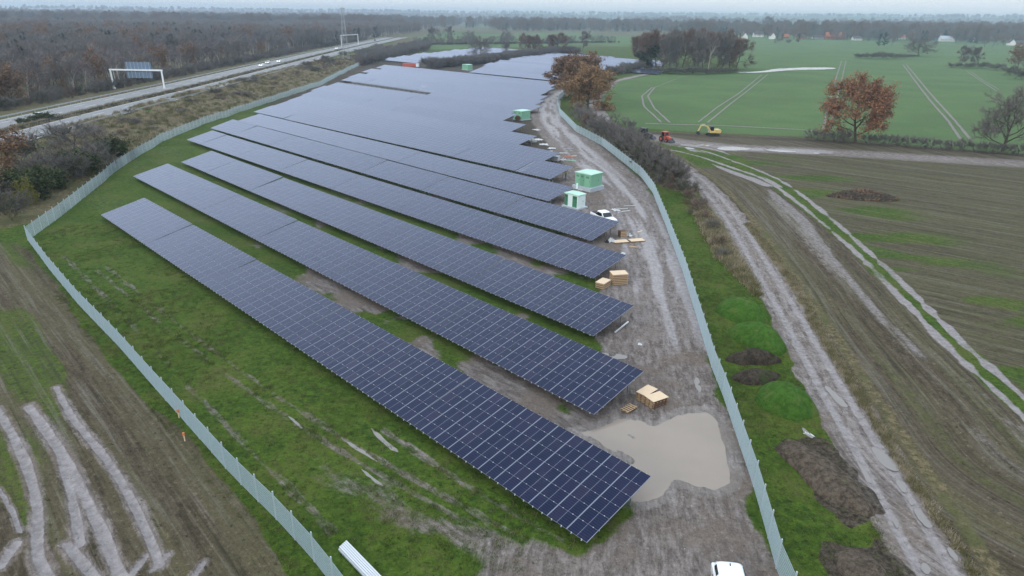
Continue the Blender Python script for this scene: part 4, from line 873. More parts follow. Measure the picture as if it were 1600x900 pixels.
# bushes and rough grass along the clearing beside the motorway
BUSH = src(['shrub', 'shrub2', 'redshrub', 'shrub'], 'bush_kinds')
n = 900; Yb = 160 + 700 * r6.random(n); Xb = mwx(np.minimum(Yb, 1100)) - 24 - 22 * r6.random(n); P = np.stack([Xb, Yb], -1)
scatter('undergrowth', with_z(P), .3 + .7 * r6.random(n) ** 2, BUSH)
# distant woods in bands
FAR = src(['alder', 'alder2', 'tall', 'rusty', 'conifer', 'tall2'], 'far_wood_kinds')
def band(n, d0, d1, a0, a1, dens, sc, seed, nm='far_woods'):
    r = np.random.default_rng(seed); d = d0 + (d1 - d0) * r.random(n); a = np.radians(a0 + (a1 - a0) * r.random(n)); x, y = d * np.sin(a), d * np.cos(a)
    m = (fbm(x, y, sc, seed, 2) > 1 - dens) & (np.abs(x - mwx(np.minimum(y, 1200))) > 25); P = np.stack([x, y], -1)[m]
    return scatter(nm, with_z(P), .85 + .5 * r.random(len(P)), FAR)
band(3600, 1560, 2300, -14, 40, .50, 260, 71); band(5200, 1500, 3200, -46, -9, .75, 300, 74)
band(1100, 1340, 1700, 13, 40, .55, 60, 75); band(7500, 2000, 4200, -46, 46, .50, 420, 72)
band(7000, 4200, 8000, -46, 46, .62, 900, 73)
n = 420; a = np.interp(r6.random(n), [0, 1], [650, 960]); P = np.array([at(x, 70.5 - (x - 650) * .012) for x in a]) + r6.normal(0, 3, (n, 2))
scatter('hedge_line', with_z(P), .35 + .3 * r6.random(n), src(['shrub2', 'alder2', 'shrub2'], 'hedge_kinds'))
# thick dark hedge between the far solar blocks
q = PL((676, 106), (700, 103), (735, 101), (770, 97), (800, 92), (835, 88), (870, 84), (900, 83)); cum = np.concatenate([[0], np.cumsum(np.hypot(*np.diff(q, axis=0).T))]); t_ = r6.random(520) * cum[-1]
P = np.stack([np.interp(t_, cum, q[:, 0]), np.interp(t_, cum, q[:, 1])], -1) + r6.normal(0, 3.2, (520, 2))
scatter('hedge', with_z(P), .7 + .55 * r6.random(520), BUSH)
# scrub where the motorway slope meets the far end of the site, and behind the lane
n = 420; a = r6.random(n); P = np.array([at(560 + 110 * u, 96 - 26 * u + (r6.random() - .3) * 12) for u in a]); scatter('scrub', with_z(P), .6 + .7 * r6.random(n), BUSH)
q = PL((948, 118), (960, 112), (985, 109), (1010, 108)); P = np.vstack([q[0] + (q[-1] - q[0]) * u for u in r6.random(60)]) + r6.normal(0, 2, (60, 2)); scatter('lane_hedge', with_z(P), .6 + .5 * r6.random(60), BUSH)
# dry grass tussocks on the slope and banks
def tussock(seed, mat, n=60, L=.55):
    r = np.random.default_rng(seed); p = np.column_stack([r.normal(0, .22, (n, 2)), np.zeros(n)]); d = np.column_stack([r.normal(0, .45, (n, 2)), np.ones(n)]); d /= np.linalg.norm(d, axis=1, keepdims=True)
    s = np.cross(d, r.normal(0, 1, (n, 3))); s /= np.linalg.norm(s, axis=1, keepdims=True); ln = L * (.5 + .8 * r.random((n, 1)))
    V = np.stack([p - s * .03, p + s * .03, p + d * ln], 1).reshape(-1, 3); return np_mesh('tussock', V, np.arange(len(V)).reshape(-1, 3), [MAT[mat]])
MAT['blade'] = leafmat('grass_blades', (.040, .075, .016), (.105, .140, .035)); MAT['blade2'] = leafmat('olive_grass_blades', (.095, .100, .040), (.185, .170, .085))
DRYC = bpy.data.collections.new('dry_tufts')
for k, m_ in enumerate(['straw', 'blade2', 'straw', 'blade2']): DRYC.objects.link(bpy.data.objects.new('tussock', tussock(k, m_)))
GRC = bpy.data.collections.new('green_tufts')
for k, m_ in enumerate(['blade', 'blade2', 'blade']): GRC.objects.link(bpy.data.objects.new('tussock', tussock(9 + k, m_, 45, .28)))
def area_pts(n, poly, f=None, seed=1):
    r = np.random.default_rng(seed); lo, hi = poly.min(0), poly.max(0); P = lo + (hi - lo) * r.random((n, 2)); m = inpoly(P, poly) > 0
    if f is not None: m &= f(P) > r.random(n)
    return P[m]
SLOPE = PL((150, 290), (219, 238), (312, 194), (437, 150), (560, 98), (600, 84), (500, 100), (400, 126), (300, 153), (200, 183), (100, 215), (60, 240))
P = area_pts(26000, SLOPE, lambda p: .25 + .75 * sstep(.4, .6, fbm(p[:, 0], p[:, 1], 9, 5, 2)), 2); scatter('dry_grass', with_z(P), .9 + 1.3 * r6.random(len(P)), DRYC)
BANK = PL((1085, 312), (1120, 345), (1168, 430), (1190, 470), (1160, 440), (1125, 405), (1090, 345))
n = 2600; k_ = r6.integers(0, len(MW_C) - 1, n); u_ = r6.random(n)[:, None]; P = MW_C[k_] + (MW_C[k_ + 1] - MW_C[k_]) * u_ + r6.normal(0, .7, (n, 2)); P = P[(P[:, 1] > 120) & (P[:, 1] < 600)]; zz_ = np.column_stack([P, np.full(len(P), ZR - .1)]); scatter('median_grass', zz_, .9 + 1.2 * r6.random(len(P)), DRYC)
P = area_pts(2600, BANK, None, 3); scatter('bank_grass', with_z(P), .8 + .9 * r6.random(len(P)), DRYC)
VERGE2 = PL((1165, 350), (1225, 430), (1300, 560), (1400, 720), (1540, 930), (1552, 930), (1412, 720), (1312, 560), (1237, 430), (1172, 348))
P = area_pts(60000, VERGE2, lambda p: .35 + .65 * (fbm(p[:, 0], p[:, 1], 3, 5, 2) > .5), 4); scatter('verge_grass', with_z(P), .35 + .5 * r6.random(len(P)), DRYC)
NEARG = np.vstack([FENCE_L[::-1][:-1] - [1.2, 1.0], PL((44, 376), (150, 335), (500, 560), (760, 745), (900, 850), (850, 920))])
P = area_pts(34000, NEARG, lambda p: .15 + .85 * sstep(.42, .6, fbm(p[:, 0], p[:, 1], 5, 6, 3)), 5); scatter('park_grass', with_z(P), .4 + .55 * r6.random(len(P)), GRC)
STR = np.vstack([FENCE_R[1:9] + [.6, 0], PL((1100, 330), (1150, 440), (1200, 500), (1240, 580), (1290, 680), (1350, 780), (1430, 925))])
P = area_pts(16000, STR, lambda p: .2 + .8 * sstep(.4, .6, fbm(p[:, 0], p[:, 1], 4, 7, 3)), 6)
dmask = np.ones(len(P), bool)
for q in DARK: dmask &= inpoly(P, q) < .3
P = P[dmask]; scatter('strip_grass', with_z(P), .35 + .5 * r6.random(len(P)), GRC)

# ------------------------------------------------------------------ motorway
def resample(line, step):
    cum = np.concatenate([[0], np.cumsum(np.hypot(*np.diff(line, axis=0).T))]); s = np.arange(0, cum[-1], step)
    P = np.stack([np.interp(s, cum, line[:, 0]), np.interp(s, cum, line[:, 1])], -1); T = np.gradient(P, axis=0); T /= np.linalg.norm(T, axis=1, keepdims=True)
    return P, T, np.stack([T[:, 1], -T[:, 0]], -1)      # points, tangent, right-hand normal
MP, MT, MN = resample(MW_C, 6.0)
for k in range(3): MP[1:-1] = (MP[:-2] + 2 * MP[1:-1] + MP[2:]) / 4
def strip(name, off, wd, z, mat, dash=None, th_=0.0):
    m = MB()
    for i in range(len(MP) - 1):
        if dash and (i % dash[1]) >= dash[0]: continue
        a, b = MP[i] + MN[i] * (off - wd / 2), MP[i] + MN[i] * (off + wd / 2); c, d = MP[i + 1] + MN[i + 1] * (off + wd / 2), MP[i + 1] + MN[i + 1] * (off - wd / 2)
        m.add([(*a, z), (*b, z), (*c, z), (*d, z)], [(3, 2, 1, 0)][::1])
    for q in range(len(m.f)): m.f[q] = m.f[q][::-1]
    return m.build(name, mat, kind='structure')
for off in (-7.8, 7.6):
    strip('carriageway', off, 11.2, ZR, MAT['asphalt'])
    for e in (-5.2, 5.2): strip('road_marking', off + e * .97, .22, ZR + .006, MAT['line'])
    strip('road_marking', off + 1.6, .16, ZR + .006, MAT['line'], (1, 3)); strip('road_marking', off - 1.9, .16, ZR + .006, MAT['line'], (1, 3))
def guard(off, label):
    t = thing('guard_rail', label, 'guard rail', (0, 0, 0)); m = MB(); pm = MB()
    for i in range(len(MP) - 1):
        a, b = MP[i] + MN[i] * off, MP[i + 1] + MN[i + 1] * off; m.bar((*a, ZR + .62), (*b, ZR + .62), .10, .34); pm.box((*a, ZR + .3), (.12, .12, .8))
    m.build('rail', MAT['darksteel'] if off == 1.0 else MAT['steel'], t); pm.build('rail_posts', MAT['steel'], t, kind='stuff')
guard(1.0, 'long dark guard rail along the middle of the motorway'); guard(-14.2, 'grey guard rail on the wooded side of the motorway'); guard(13.9, 'grey guard rail on the solar park side of the motorway')
def depth_of(p): return p[1] * cp + (HCAM - (p[2] if len(p) > 2 else 0)) * sp
def gantry(l, r, ytop, label, sign=None):
    a, b = at(*l, ZR - .3), at(*r, ZR); hgt_ = (l[1] - ytop) * depth_of(a) / F_PX / .97
    t = thing('sign_gantry', label, 'gantry', (*a, ZR - .4)); d = b - a; L = np.hypot(*d); t.rotation_euler = (0, 0, math.atan2(d[1], d[0]))
    for x in (0, L): m = MB(); m.bar((x, 0, 0), (x, 0, hgt_), .45); m.box((x, 0, .2), (1.0, 1.0, .5)); m.build('post', MAT['white'], t)
    m = MB(); m.box((L / 2, 0, hgt_ + .1), (L + .8, .5, .55)); m.build('beam', MAT['white'], t)
    if sign:
        x0, x1, z0, z1 = sign; m = MB(); m.box(((x0 + x1) / 2 * L, .45, hgt_ + (z0 + z1) / 2), ((x1 - x0) * L, .14, z1 - z0)); s = m.build('sign_panel', MAT['signblue'], t)
        for k in range(7): q = MB(); xx = (x0 + (x1 - x0) * (k + .5) / 7) * L; q.box((xx, .33, hgt_ + (z0 + z1) / 2), (.14, .10, z1 - z0 + .2)); q.build('stiffener', MAT['steel'], s)
gantry((178, 138), (257, 138), 111, 'pale portal gantry over the motorway carrying a blue grey sign seen from behind', (.30, .80, -2.9, 3.0))
gantry((534, 73.5), (560, 70.5), 57, 'small far portal gantry without a sign panel behind the lattice pylon')
def lattice(px, py, ytop, wd, label, name, arms=()):
    p = at(px, py); h = (py - ytop) * depth_of(p) / F_PX / .98; t = thing(name, label, 'mast', (*p, h1(p)))
    m = MB(); c = [(-1, -1), (1, -1), (1, 1), (-1, 1)]; n = 9
    f = lambda k: wd / 2 * (1 - .8 * k / n)
    for x, y in c: m.bar((x * f(0), y * f(0), 0), (x * f(n), y * f(n), h), .13)
    m.build('legs', MAT['steel'], t); m = MB()
    for k in range(n):
        z0, z1 = h * k / n, h * (k + 1) / n
        for i in range(4):
            a, b = c[i], c[(i + 1) % 4]; m.bar((a[0] * f(k), a[1] * f(k), z0), (b[0] * f(k + 1), b[1] * f(k + 1), z1), .06); m.bar((b[0] * f(k), b[1] * f(k), z0), (a[0] * f(k + 1), a[1] * f(k + 1), z1), .06)
    m.build('bracing', MAT['steel'], t)
    for z, w_ in arms: q = MB(); q.box((0, 0, h * z), (w_, .5, .4)); q.build('cross_arm', MAT['steel'], t)
    return t
lattice(541, 98, 24, 4.2, 'slender grey lattice pylon standing in the slope beside the motorway', 'lattice_pylon', ((.98, 3.0), (.86, 4.5)))
q = lattice(746, 47, 16.5, 3.0, 'far grey telecom mast rising above the horizon woods', 'telecom_mast', ((.97, 5.0), (.86, 5.0)))

# ------------------------------------------------------------------ vehicles
def car_parts(L=4.6, W=1.82, Hh=1.5, body='white', style='estate'):
    P = {}
    if style == 'estate':
        low = [(-L / 2, .45), (-L / 2 + .05, .28), (L / 2 - .1, .28), (L / 2, .45), (L / 2 - .02, .70), (L / 2 - .25, .84), (L / 2 - 1.15, .98), (-L / 2 + .12, 1.0), (-L / 2, .8)]
        cab = [(L / 2 - 1.2, .96), (L / 2 - 1.95, Hh - .08), (L / 2 - 2.3, Hh - .01), (-L / 2 + 1.2, Hh), (-L / 2 + .55, Hh - .06), (-L / 2 + .12, .98)]
        tp = [1, .86, .84, .82, .84, .97]
    else:
        low = [(-L / 2, .55), (-L / 2 + .08, .38), (L / 2 - .1, .38), (L / 2, .55), (L / 2 - .03, .85), (L / 2 - .2, 1.0), (L / 2 - 1.2, 1.12), (-L / 2 + .02, 1.12)]
        cab = [(L / 2 - 1.3, 1.10), (L / 2 - 2.0, Hh - .08), (L / 2 - 2.3, Hh), (L / 2 - 3.4, Hh), (L / 2 - 3.65, 1.10)]; tp = [1, .84, .82, .82, .94]
    def bev(m, name, mat, w_=.05, s=3):
        me = m.mesh(name, [MAT[mat]]); bm = bmesh.new(); bm.from_mesh(me); bmesh.ops.bevel(bm, geom=bm.edges[:], offset=w_, segments=s, affect='EDGES', profile=.6, clamp_overlap=True); bm.to_mesh(me); bm.free()
        for p in me.polygons: p.use_smooth = True
        return me
    m = MB(); m.prism(low, -W / 2, W / 2, 0, [.97, .93, .93, .9, .92, .95, 1, 1, .98][:len(low)] if style == 'estate' else None); P['body'] = bev(m, 'car_body', body, .09)
    if style == 'estate':
        nx, ntt = 18, 14; x0, x1 = -L / 2 + .10, L / 2 - 1.12; SH = MB(); GL = MB(); z0 = .93; grid = []
        for i in range(nx + 1):
            u = i / nx; x = x0 + (x1 - x0) * u; hz = (Hh - z0) * min(1, (1 - max(0, (u - .62) / .38) ** 1.7)) * (1 - max(0, (.16 - u) / .16) ** 2.6); wy = W / 2 * .95 * (1 - .16 * max(0, (.22 - u) / .22) ** 2 - .07 * max(0, (u - .7) / .3) ** 2)
            row_ = []
            for j in range(ntt + 1):
                a_ = math.pi * j / ntt; cy, sz = math.cos(a_), math.sin(a_); row_.append((x, wy * (1 if cy >= 0 else -1) * abs(cy) ** .42 * (1 - .10 * sz), z0 + max(hz, .02) * abs(sz) ** .5))
            grid.append(row_)
        glass_faces = []
        for i in range(nx):
            for j in range(ntt):
                q_ = [grid[i][j], grid[i][j + 1], grid[i + 1][j + 1], grid[i + 1][j]]; SH.add(q_, [(0, 1, 2, 3)])
                side = j in (1, 12) or j in (2, 11)
                if (side and 3 <= i <= 12 and i not in (7,)) or (4 <= j <= 9 and (i >= 13 and i <= 16 or i == 1)): glass_faces.append(q_)
        me = SH.mesh('car_cabin', [MAT[body]]); bm = bmesh.new(); bm.from_mesh(me); bmesh.ops.remove_doubles(bm, verts=bm.verts[:], dist=.0005); bmesh.ops.recalc_face_normals(bm, faces=bm.faces[:]); bm.to_mesh(me); bm.free()
        for p in me.polygons: p.use_smooth = True
        P['cabin'] = me
    else:
        m = MB(); m.prism(cab, -W / 2 * .95, W / 2 * .95, 0, tp); P['cabin'] = bev(m, 'car_cabin', body, .10, 3)
    g = MB(); top, bot = Hh - .17, (1.02 if style == 'estate' else 1.15)
    def q(a, b, c, d): g.add([a, b, c, d], [(0, 1, 2, 3)])
    ws = W / 2 * .95
    xs = [(L / 2 - 2.55, L / 2 - 1.62, L / 2 - 2.1), (-L / 2 + .55, L / 2 - 2.65, L / 2 - 2.65)] if style == 'estate' else [(L / 2 - 3.5, L / 2 - 1.65, L / 2 - 2.1)]
    for s in (-1, 1):
        for x0, x1, x2 in xs:
            xb = x0 + (.22 if x0 < -1 or style != 'estate' else 0)
            yl, yh = s * ws * 1.004, s * ws * .865
            g.add([(x0, yl, bot), (x1, yl, bot), (x2, yh, top), (xb, yh, top)], [(0, 1, 2, 3)] if s < 0 else [(3, 2, 1, 0)])
    f0, f1 = (L / 2 - 1.24, L / 2 - 1.93) if style == 'estate' else (L / 2 - 1.34, L / 2 - 1.97)
    g.add([(f0, -ws * .9, bot - .0), (f0, ws * .9, bot), (f1 + .03, ws * .78, Hh - .12), (f1 + .03, -ws * .78, Hh - .12)], [(0, 1, 2, 3)])
    r0, r1 = (-L / 2 + .13, -L / 2 + .5) if style == 'estate' else (L / 2 - 3.66, L / 2 - 3.45)
    g.add([(r0 - .02, ws * .88, bot + .03), (r0 - .02, -ws * .88, bot + .03), (r1 - .03, -ws * .76, Hh - .14), (r1 - .03, ws * .76, Hh - .14)], [(0, 1, 2, 3)])
    if style == 'estate':
        g = MB()
        for q_ in glass_faces: g.add([(x * 1.003 + .002, y * 1.008, z + .008) for x, y, z in q_], [(0, 1, 2, 3)])
    sv = MB(); sv.v = [(x * 1.0, y * 1.012, z + .004) for x, y, z in g.v]; sv.f = g.f; sv.m = g.m; P['windows'] = sv.mesh('car_windows', [MAT['glass']])
    wm = MB(); rr = .33 if style == 'estate' else .40; prof = [(rr, -.11), (rr, .11), (rr * .62, .12), (rr * .2, .09)]
    n = 14
    V = [(math.cos(k * 6.2832 / n) * r_, y, math.sin(k * 6.2832 / n) * r_) for r_, y in [(rr * .6, -.1)] + prof for k in range(n)]
    Fs = [(i * n + k, i * n + (k + 1) % n, (i + 1) * n + (k + 1) % n, (i + 1) * n + k) for i in range(len(prof)) for k in range(n)] + [tuple(range(n)), tuple(len(prof) * n + k for k in range(n))]
    wm.add(V, Fs[:n * 2] , 0); wm.add(V, Fs[n * 2:], 1); P['wheel'] = wm.mesh('car_wheel', [MAT['black'], MAT['alu']]); P['wr'] = rr
    m = MB(); m.box((0, 0, 0), (.12, .34, .14)); P['lamp'] = m.mesh('car_lamp', [MAT['alu']]); m = MB(); m.box((0, 0, 0), (.08, .22, .26)); P['tail'] = m.mesh('car_tail_lamp', [MAT['red']])
    m = MB(); m.box((0, 0, 0), (.10, .20, .14)); P['mirror'] = bev(m, 'car_mirror', body, .03, 2)
    m = MB(); m.prism([(-.14, 0), (.10, 0), (-.08, .13)], -.025, .025); P['fin'] = m.mesh('roof_antenna', [MAT['glass']])
    P['dim'] = (L, W, Hh); P['style'] = style; return P
def make_car(P, name, label, cat, loc, rz, group=None, lit=False):
    t = thing(name, label, cat, loc, rz, group); L, W, Hh = P['dim']; st = P['style'] == 'estate'
    link('body', P['body'], t); link('cabin', P['cabin'], t); link('windows', P['windows'], t)
    for sx in (L / 2 - .86, -L / 2 + .85):
        for sy in (-1, 1): link('wheel', P['wheel'], t, (sx, sy * (W / 2 - .10), P['wr']), 0 if sy > 0 else math.pi)
    for sy in (-1, 1):
        o = link('headlight', P['lamp'], t, (L / 2 - .10, sy * W * .34, .66 if st else .82))
        if lit: o.data = LAMP_LIT
        link('tail_light', P['tail'], t, (-L / 2 + .045, sy * W * .40, .72 if st else .8)); link('mirror', P['mirror'], t, (L / 2 - 1.75, sy * (W / 2 + .1), 1.02 if st else 1.2))
    if st: link('roof_antenna', P['fin'], t, (-L / 2 + .78, 0, Hh - .03))
    return t
m = MB(); m.box((0, 0, 0), (.14, .42, .3)); LAMP_LIT = m.mesh('lit_lamp', [MAT['headlight']])
CARW = car_parts(); CARG = car_parts(body='darksteel'); CARS = car_parts(body='alu'); PICK = car_parts(5.3, 1.9, 1.82, 'white', 'pickup')
a, b = at(1139, 875, 1.45), at(1146, 905, 1.45); d = (b - a) / np.hypot(*(b - a)); c = a + d * 1.95
make_car(CARW, 'estate_car', 'white estate car cut off by the bottom edge on the muddy road', 'car', (*c, h1(c) - .03), math.atan2(d[1], d[0]))
a, b = at(922, 332.5, .4), at(965, 353, .4); d = (b - a) / np.hypot(*(b - a)); c = (a + b) / 2
tk = make_car(PICK, 'pickup_truck', 'white pickup with a dark load bed half hidden behind the fifth solar row', 'pickup', (*c, h1(c) - .03), math.atan2(d[1], d[0]))
m = MB(); m.box((-1.75, 0, 1.14), (1.5, 1.55, .06)); m.build('bed_cover', MAT['black'], tk)
for px, py, P_, lit, lab in ((397, 103.0, CARW, True, 'white car with lit headlights on the motorway, nearest of a group of three'), (413, 99.6, CARS, True, 'silver car with lit headlights on the motorway, middle one of three'), (427, 96.6, CARW, True, 'white car with lit headlights on the motorway, farthest of three'), (516, 76.2, CARW, True, 'lone white car with lit headlights near the far gantry'), (35, 183, CARW, False, 'white car at the far left on the wooded side of the motorway'), (24, 185, CARG, False, 'dark car next to the white one at far left on the motorway'), (595, 64, CARG, False, 'tiny dark car on the motorway close to the horizon')):
    p = at(px, py, ZR); i = int(np.argmin(np.hypot(*(MP - p).T))); q = MP[i] - MN[i] * (6.2 if px != 413 else 9.5); dd = -MT[i]
    make_car(P_, 'motorway_car', lab, 'car', (*q, ZR), math.atan2(dd[1], dd[0]), 'cars on the motorway', lit)

def excavator(label, p, rz, col, s=1.0):
    t = thing('excavator', label, 'excavator', (*p, h1(p) - .05), rz); t.scale = (s, s, s)
    for y in (-1.0, 1.0):
        m = MB(); m.prism([(-1.8, .15), (-1.5, 0), (1.5, 0), (1.8, .15), (1.95, .42), (1.7, .78), (-1.7, .78), (-1.95, .42)], y - .27, y + .27); tr = m.build('track', MAT['black'], t)
        for x in (-1.5, 1.5): q = MB(); q.tube([(x, y - .3, .4), (x, y + .3, .4)], .27, 0, 8); q.build('sprocket', MAT['darksteel'], tr)
    m = MB(); m.box((0, 0, .92), (2.0, 1.2, .3)); m.build('undercarriage', MAT['darksteel'], t)
    m = MB(); m.prism([(-2.3, 1.1), (1.2, 1.1), (1.2, 1.5), (-.3, 1.6), (-.5, 2.15), (-2.1, 2.2), (-2.4, 1.9)], -1.15, 1.15); m.build('upper_body', MAT[col], t)
    m = MB(); m.prism([(-.45, 1.5), (1.15, 1.5), (1.2, 1.9), (.75, 2.95), (-.35, 2.95)], -1.1, -.15); cb = m.build('cab', MAT['darksteel'], t)
    m = MB(); m.prism([(-.25, 1.75), (1.0, 1.95), (.68, 2.8), (-.22, 2.8)], -1.13, -.12); m.build('cab_window', MAT['glass'], cb)
    m = MB()
    for a, b, w_ in (((1.0, .3, 1.6), (2.0, .3, 3.0), .42), ((2.0, .3, 3.0), (3.2, .3, 3.5), .42), ((3.2, .3, 3.5), (4.5, .3, 3.45), .36)): m.bar(a, b, .36, w_)
    m.build('boom', MAT[col], t); m = MB(); m.bar((4.3, .3, 3.6), (5.2, .3, 1.6), .28, .36); m.build('stick', MAT[col], t)
    m = MB(); m.bar((1.5, .3, 1.5), (2.3, .3, 2.9), .13); m.bar((3.0, .3, 3.85), (4.3, .3, 3.85), .12); m.build('hydraulic_ram', MAT['alu'], t)
    m = MB(); m.prism([(5.0, 1.75), (5.55, 1.6), (5.75, .85), (5.2, .45), (4.65, .7), (4.8, 1.2)], -.25, .85); m.build('bucket', MAT['darksteel'], t); return t
excavator('yellow excavator with a black cab working on the muddy field edge', at(1113, 212.5), math.pi + .12, 'yellow', .86)
excavator('far orange excavator between the dark hedge and the solar panels', at(693, 103.5), math.pi - .3, 'orange', .9)
def tractor(label, p, rz, col, s=1.0):
    t = thing('tractor', label, 'tractor', (*p, h1(p) - .05), rz); t.scale = (s, s, s)
    m = MB(); m.prism([(.2, .75), (1.9, .75), (1.95, 1.35), (1.7, 1.55), (.2, 1.7)], -.42, .42); m.build('bonnet', MAT[col], t)
    m = MB(); m.prism([(-1.3, .7), (.3, .7), (.3, 1.5), (-1.3, 1.5)], -.75, .75); m.build('chassis', MAT[col], t)
    m = MB(); m.prism([(-1.25, 1.5), (.3, 1.5), (.1, 2.65), (-1.15, 2.65)], -.72, .72); cb = m.build('cab', MAT['glass'], t)
    m = MB(); m.box((-.52, 0, 2.72), (1.55, 1.6, .16)); m.build('roof', MAT[col], cb)
    m = MB()
    for x0, x1 in ((-1.25, -1.15), (.3, .1)):
        for y in (-.72, .72): m.bar((x0, y, 1.5), (x1, y, 2.66), .1)
    m.build('cab_frame', MAT[col], cb)
    for x, r_, w_ in ((-.8, .82, .5), (1.35, .55, .38)):
        for y in (-.95, .95):
            m = MB(); m.tube([(x, y - w_ / 2, r_), (x, y + w_ / 2, r_)], r_, 0, 14); wl = m.build('wheel', MAT['black'], t); q = MB(); q.tube([(x, y - w_ / 2 - .02, r_), (x, y + w_ / 2 + .02, r_)], r_ * .5, 0, 10); q.build('rim', MAT[col], wl)
    m = MB(); m.prism([(2.3, .1), (3.0, .15), (2.9, .3), (2.4, .8), (2.25, .8)], -.95, .95); m.bar((.6, .6, 1.3), (2.35, .6, .6), .12); m.bar((.6, -.6, 1.3), (2.35, -.6, .6), .12); m.build('front_loader', MAT['darksteel'], t); return t
tractor('red loader tractor on the mud left of the yellow excavator', at(1040, 221.5), math.pi * 1.5 + .5, 'red', .95)
tractor('dark blue tractor half hidden behind the hedge left of the red one', at(1008, 216), math.pi * 1.5 + .9, 'darksteel', 1.0)

# ------------------------------------------------------------------ cabins
def cabin(label, fl, fr_, br, hpx, walls, doors, roofm, base=.35, big=True):
    """corner pixels at ground: front left, front right, back right"""
    A, B, C = at(*fl), at(*fr_), at(*br); d = B - A; L = np.hypot(*d); W = abs(np.cross(d / L, C - B)); h = hpx * depth_of(B) / F_PX / .93
    ang = math.atan2(d[1], d[0]); t = thing('transformer_cabin', label, 'cabin', (*A, h1(A)), ang)
    m = MB(); m.box((L / 2, W / 2, base / 2 - .1), (L + .7, W + .7, base + .2)); m.build('foundation', MAT['concrete'], t)
    m = MB(); m.box((L / 2, W / 2, base + (h - base) / 2), (L, W, h - base)); m.build('walls', MAT[walls], t)
    m = MB(); m.prism([(-.12, 0), (L + .12, 0), (L + .12, .10), (L / 2, .2), (-.12, .10)], -.12, W + .12); r_ = m.build('roof', MAT[roofm], t); r_.location = (0, 0, h)
    for x0, x1, mt in doors:
        m = MB(); m.box(((x0 + x1) / 2 * L, -.012, base + (h - base) * .48), ((x1 - x0) * L - .05, .05, (h - base) * .9)); dr = m.build('door', MAT[mt], t)
        q = MB(); q.box((x1 * L - .16, -.06, base + (h - base) * .48), (.05, .06, .22)); q.build('handle', MAT['darksteel'], dr)
        for k in range(5): q = MB(); q.box(((x0 + x1) / 2 * L, -.045, base + (h - base) * (.72 + .03 * k)), ((x1 - x0) * L * .6, .03, .03)); q.build('vent_slat', MAT['darksteel'], dr)
    m = MB(); m.box((L + .012, W * .5, base + (h - base) * .47), (.05, W * .42, (h - base) * .86)); dr = m.build('door', MAT[walls], t); q = MB(); q.box((L + .05, W * .66, base + (h - base) * .48), (.06, .05, .22)); q.build('handle', MAT['darksteel'], dr)
    return t
cabin('large light green transformer cabin on a pale concrete base', (898, 294), (922, 299.5), (934, 293.5), 24, 'green1', [(.03, .31, 'green1'), (.33, .6, 'green1b'), (.64, .97, 'green1')], 'green3', .7)
cb2 = cabin('white cabin with dark green doors in front of the light green one', (882, 322), (902, 327.5), (914.5, 324.5), 20, 'white_panel', [(.0, .25, 'green2'), (.6, .95, 'green2')], 'green3', .2)
m = MB(); m.tube([(1.2, 1.7, 3.1), (1.2, 1.7, 4.0)], .16, 0, 8); m.build('vent_pipe', MAT['white_panel'], cb2)
cb3 = cabin('single light green cabin alone at the zigzag edge of the panels', (802, 186.5), (815, 188.5), (824, 186), 12.5, 'green1', [(.05, .45, 'green1'), (.52, .95, 'green1')], 'green3', .2)
cabin('small far green cabin beside the dark hedge at the lane between blocks', (722, 109), (731, 110), (735, 109.3), 7.5, 'green1', [(.1, .5, 'green1')], 'green3', .2)
t = thing('cable_drum', 'dark cable drum leaning against the front of the single green cabin', 'cable drum', (*at(809, 189), .1), .3)
for y in (-.35, .35):
    m = MB(); m.tube([(0, y - .04, .8), (0, y + .04, .8)], .8, 0, 16); m.build('flange', MAT['wet_wood'], t)
m = MB(); m.tube([(0, -.35, .8), (0, .35, .8)], .55, 0, 14); m.build('cable', MAT['darksteel'], t)
p = at(832, 222); t = thing('cable_reel', 'white ring shaped cable reel lying in the notch of the panels', 'cable reel', (*p, .05))
m = MB(); k_ = 16
for i in range(k_): a, b = 2 * math.pi * i / k_, 2 * math.pi * (i + 1) / k_; m.bar((1.0 * math.cos(a), 1.0 * math.sin(a), .35), (1.0 * math.cos(b), 1.0 * math.sin(b), .35), .5, .6)
m.build('coil', MAT['film'], t)

# ------------------------------------------------------------------ pallets, crates, boards
def pallet_parts(L, W, hh=.14):
    b = MB(); b.box((0, 0, 0), (L, .12, .025)); dk = b.mesh('deck_board', [MAT['wood']]); b = MB(); b.box((0, 0, 0), (.10, W, .095)); be = b.mesh('bearer', [MAT['wet_wood']]); return dk, be, L, W, hh
def pallet(PP, label, loc, rz, group, nb=5):
    dk, be, L, W, hh = PP; t = thing('pallet', label, 'pallet', loc, rz, group)
    for i in range(nb): link('deck_board', dk, t, (0, -W / 2 + .06 + i * (W - .12) / (nb - 1), hh - .013))
    for x in (-L / 2 + .06, 0, L / 2 - .06): link('bearer', be, t, (x, 0, .0475))
    for y in (-W / 2 + .06, W / 2 - .06): link('deck_board', dk, t, (0, y, -.0))
    return t
def quad_px(q, z):
    c = [at(x, y, z) for x, y in q]; A, B, C, D = c; u = (D - A + C - B) / 2; v = (B - A + C - D) / 2; L, W = np.hypot(*u), np.hypot(*v); return sum(c) / 4, math.atan2(u[1], u[0]), L, W
tops = [('left', [(992, 610), (1015.3, 602.7), (1030, 609), (1006.7, 617.3)]), ('right', [(1008, 618.7), (1031, 611), (1045, 620.7), (1020.7, 627.3)])]
lv = ['bottom', 'second', 'third', 'fourth', 'top']
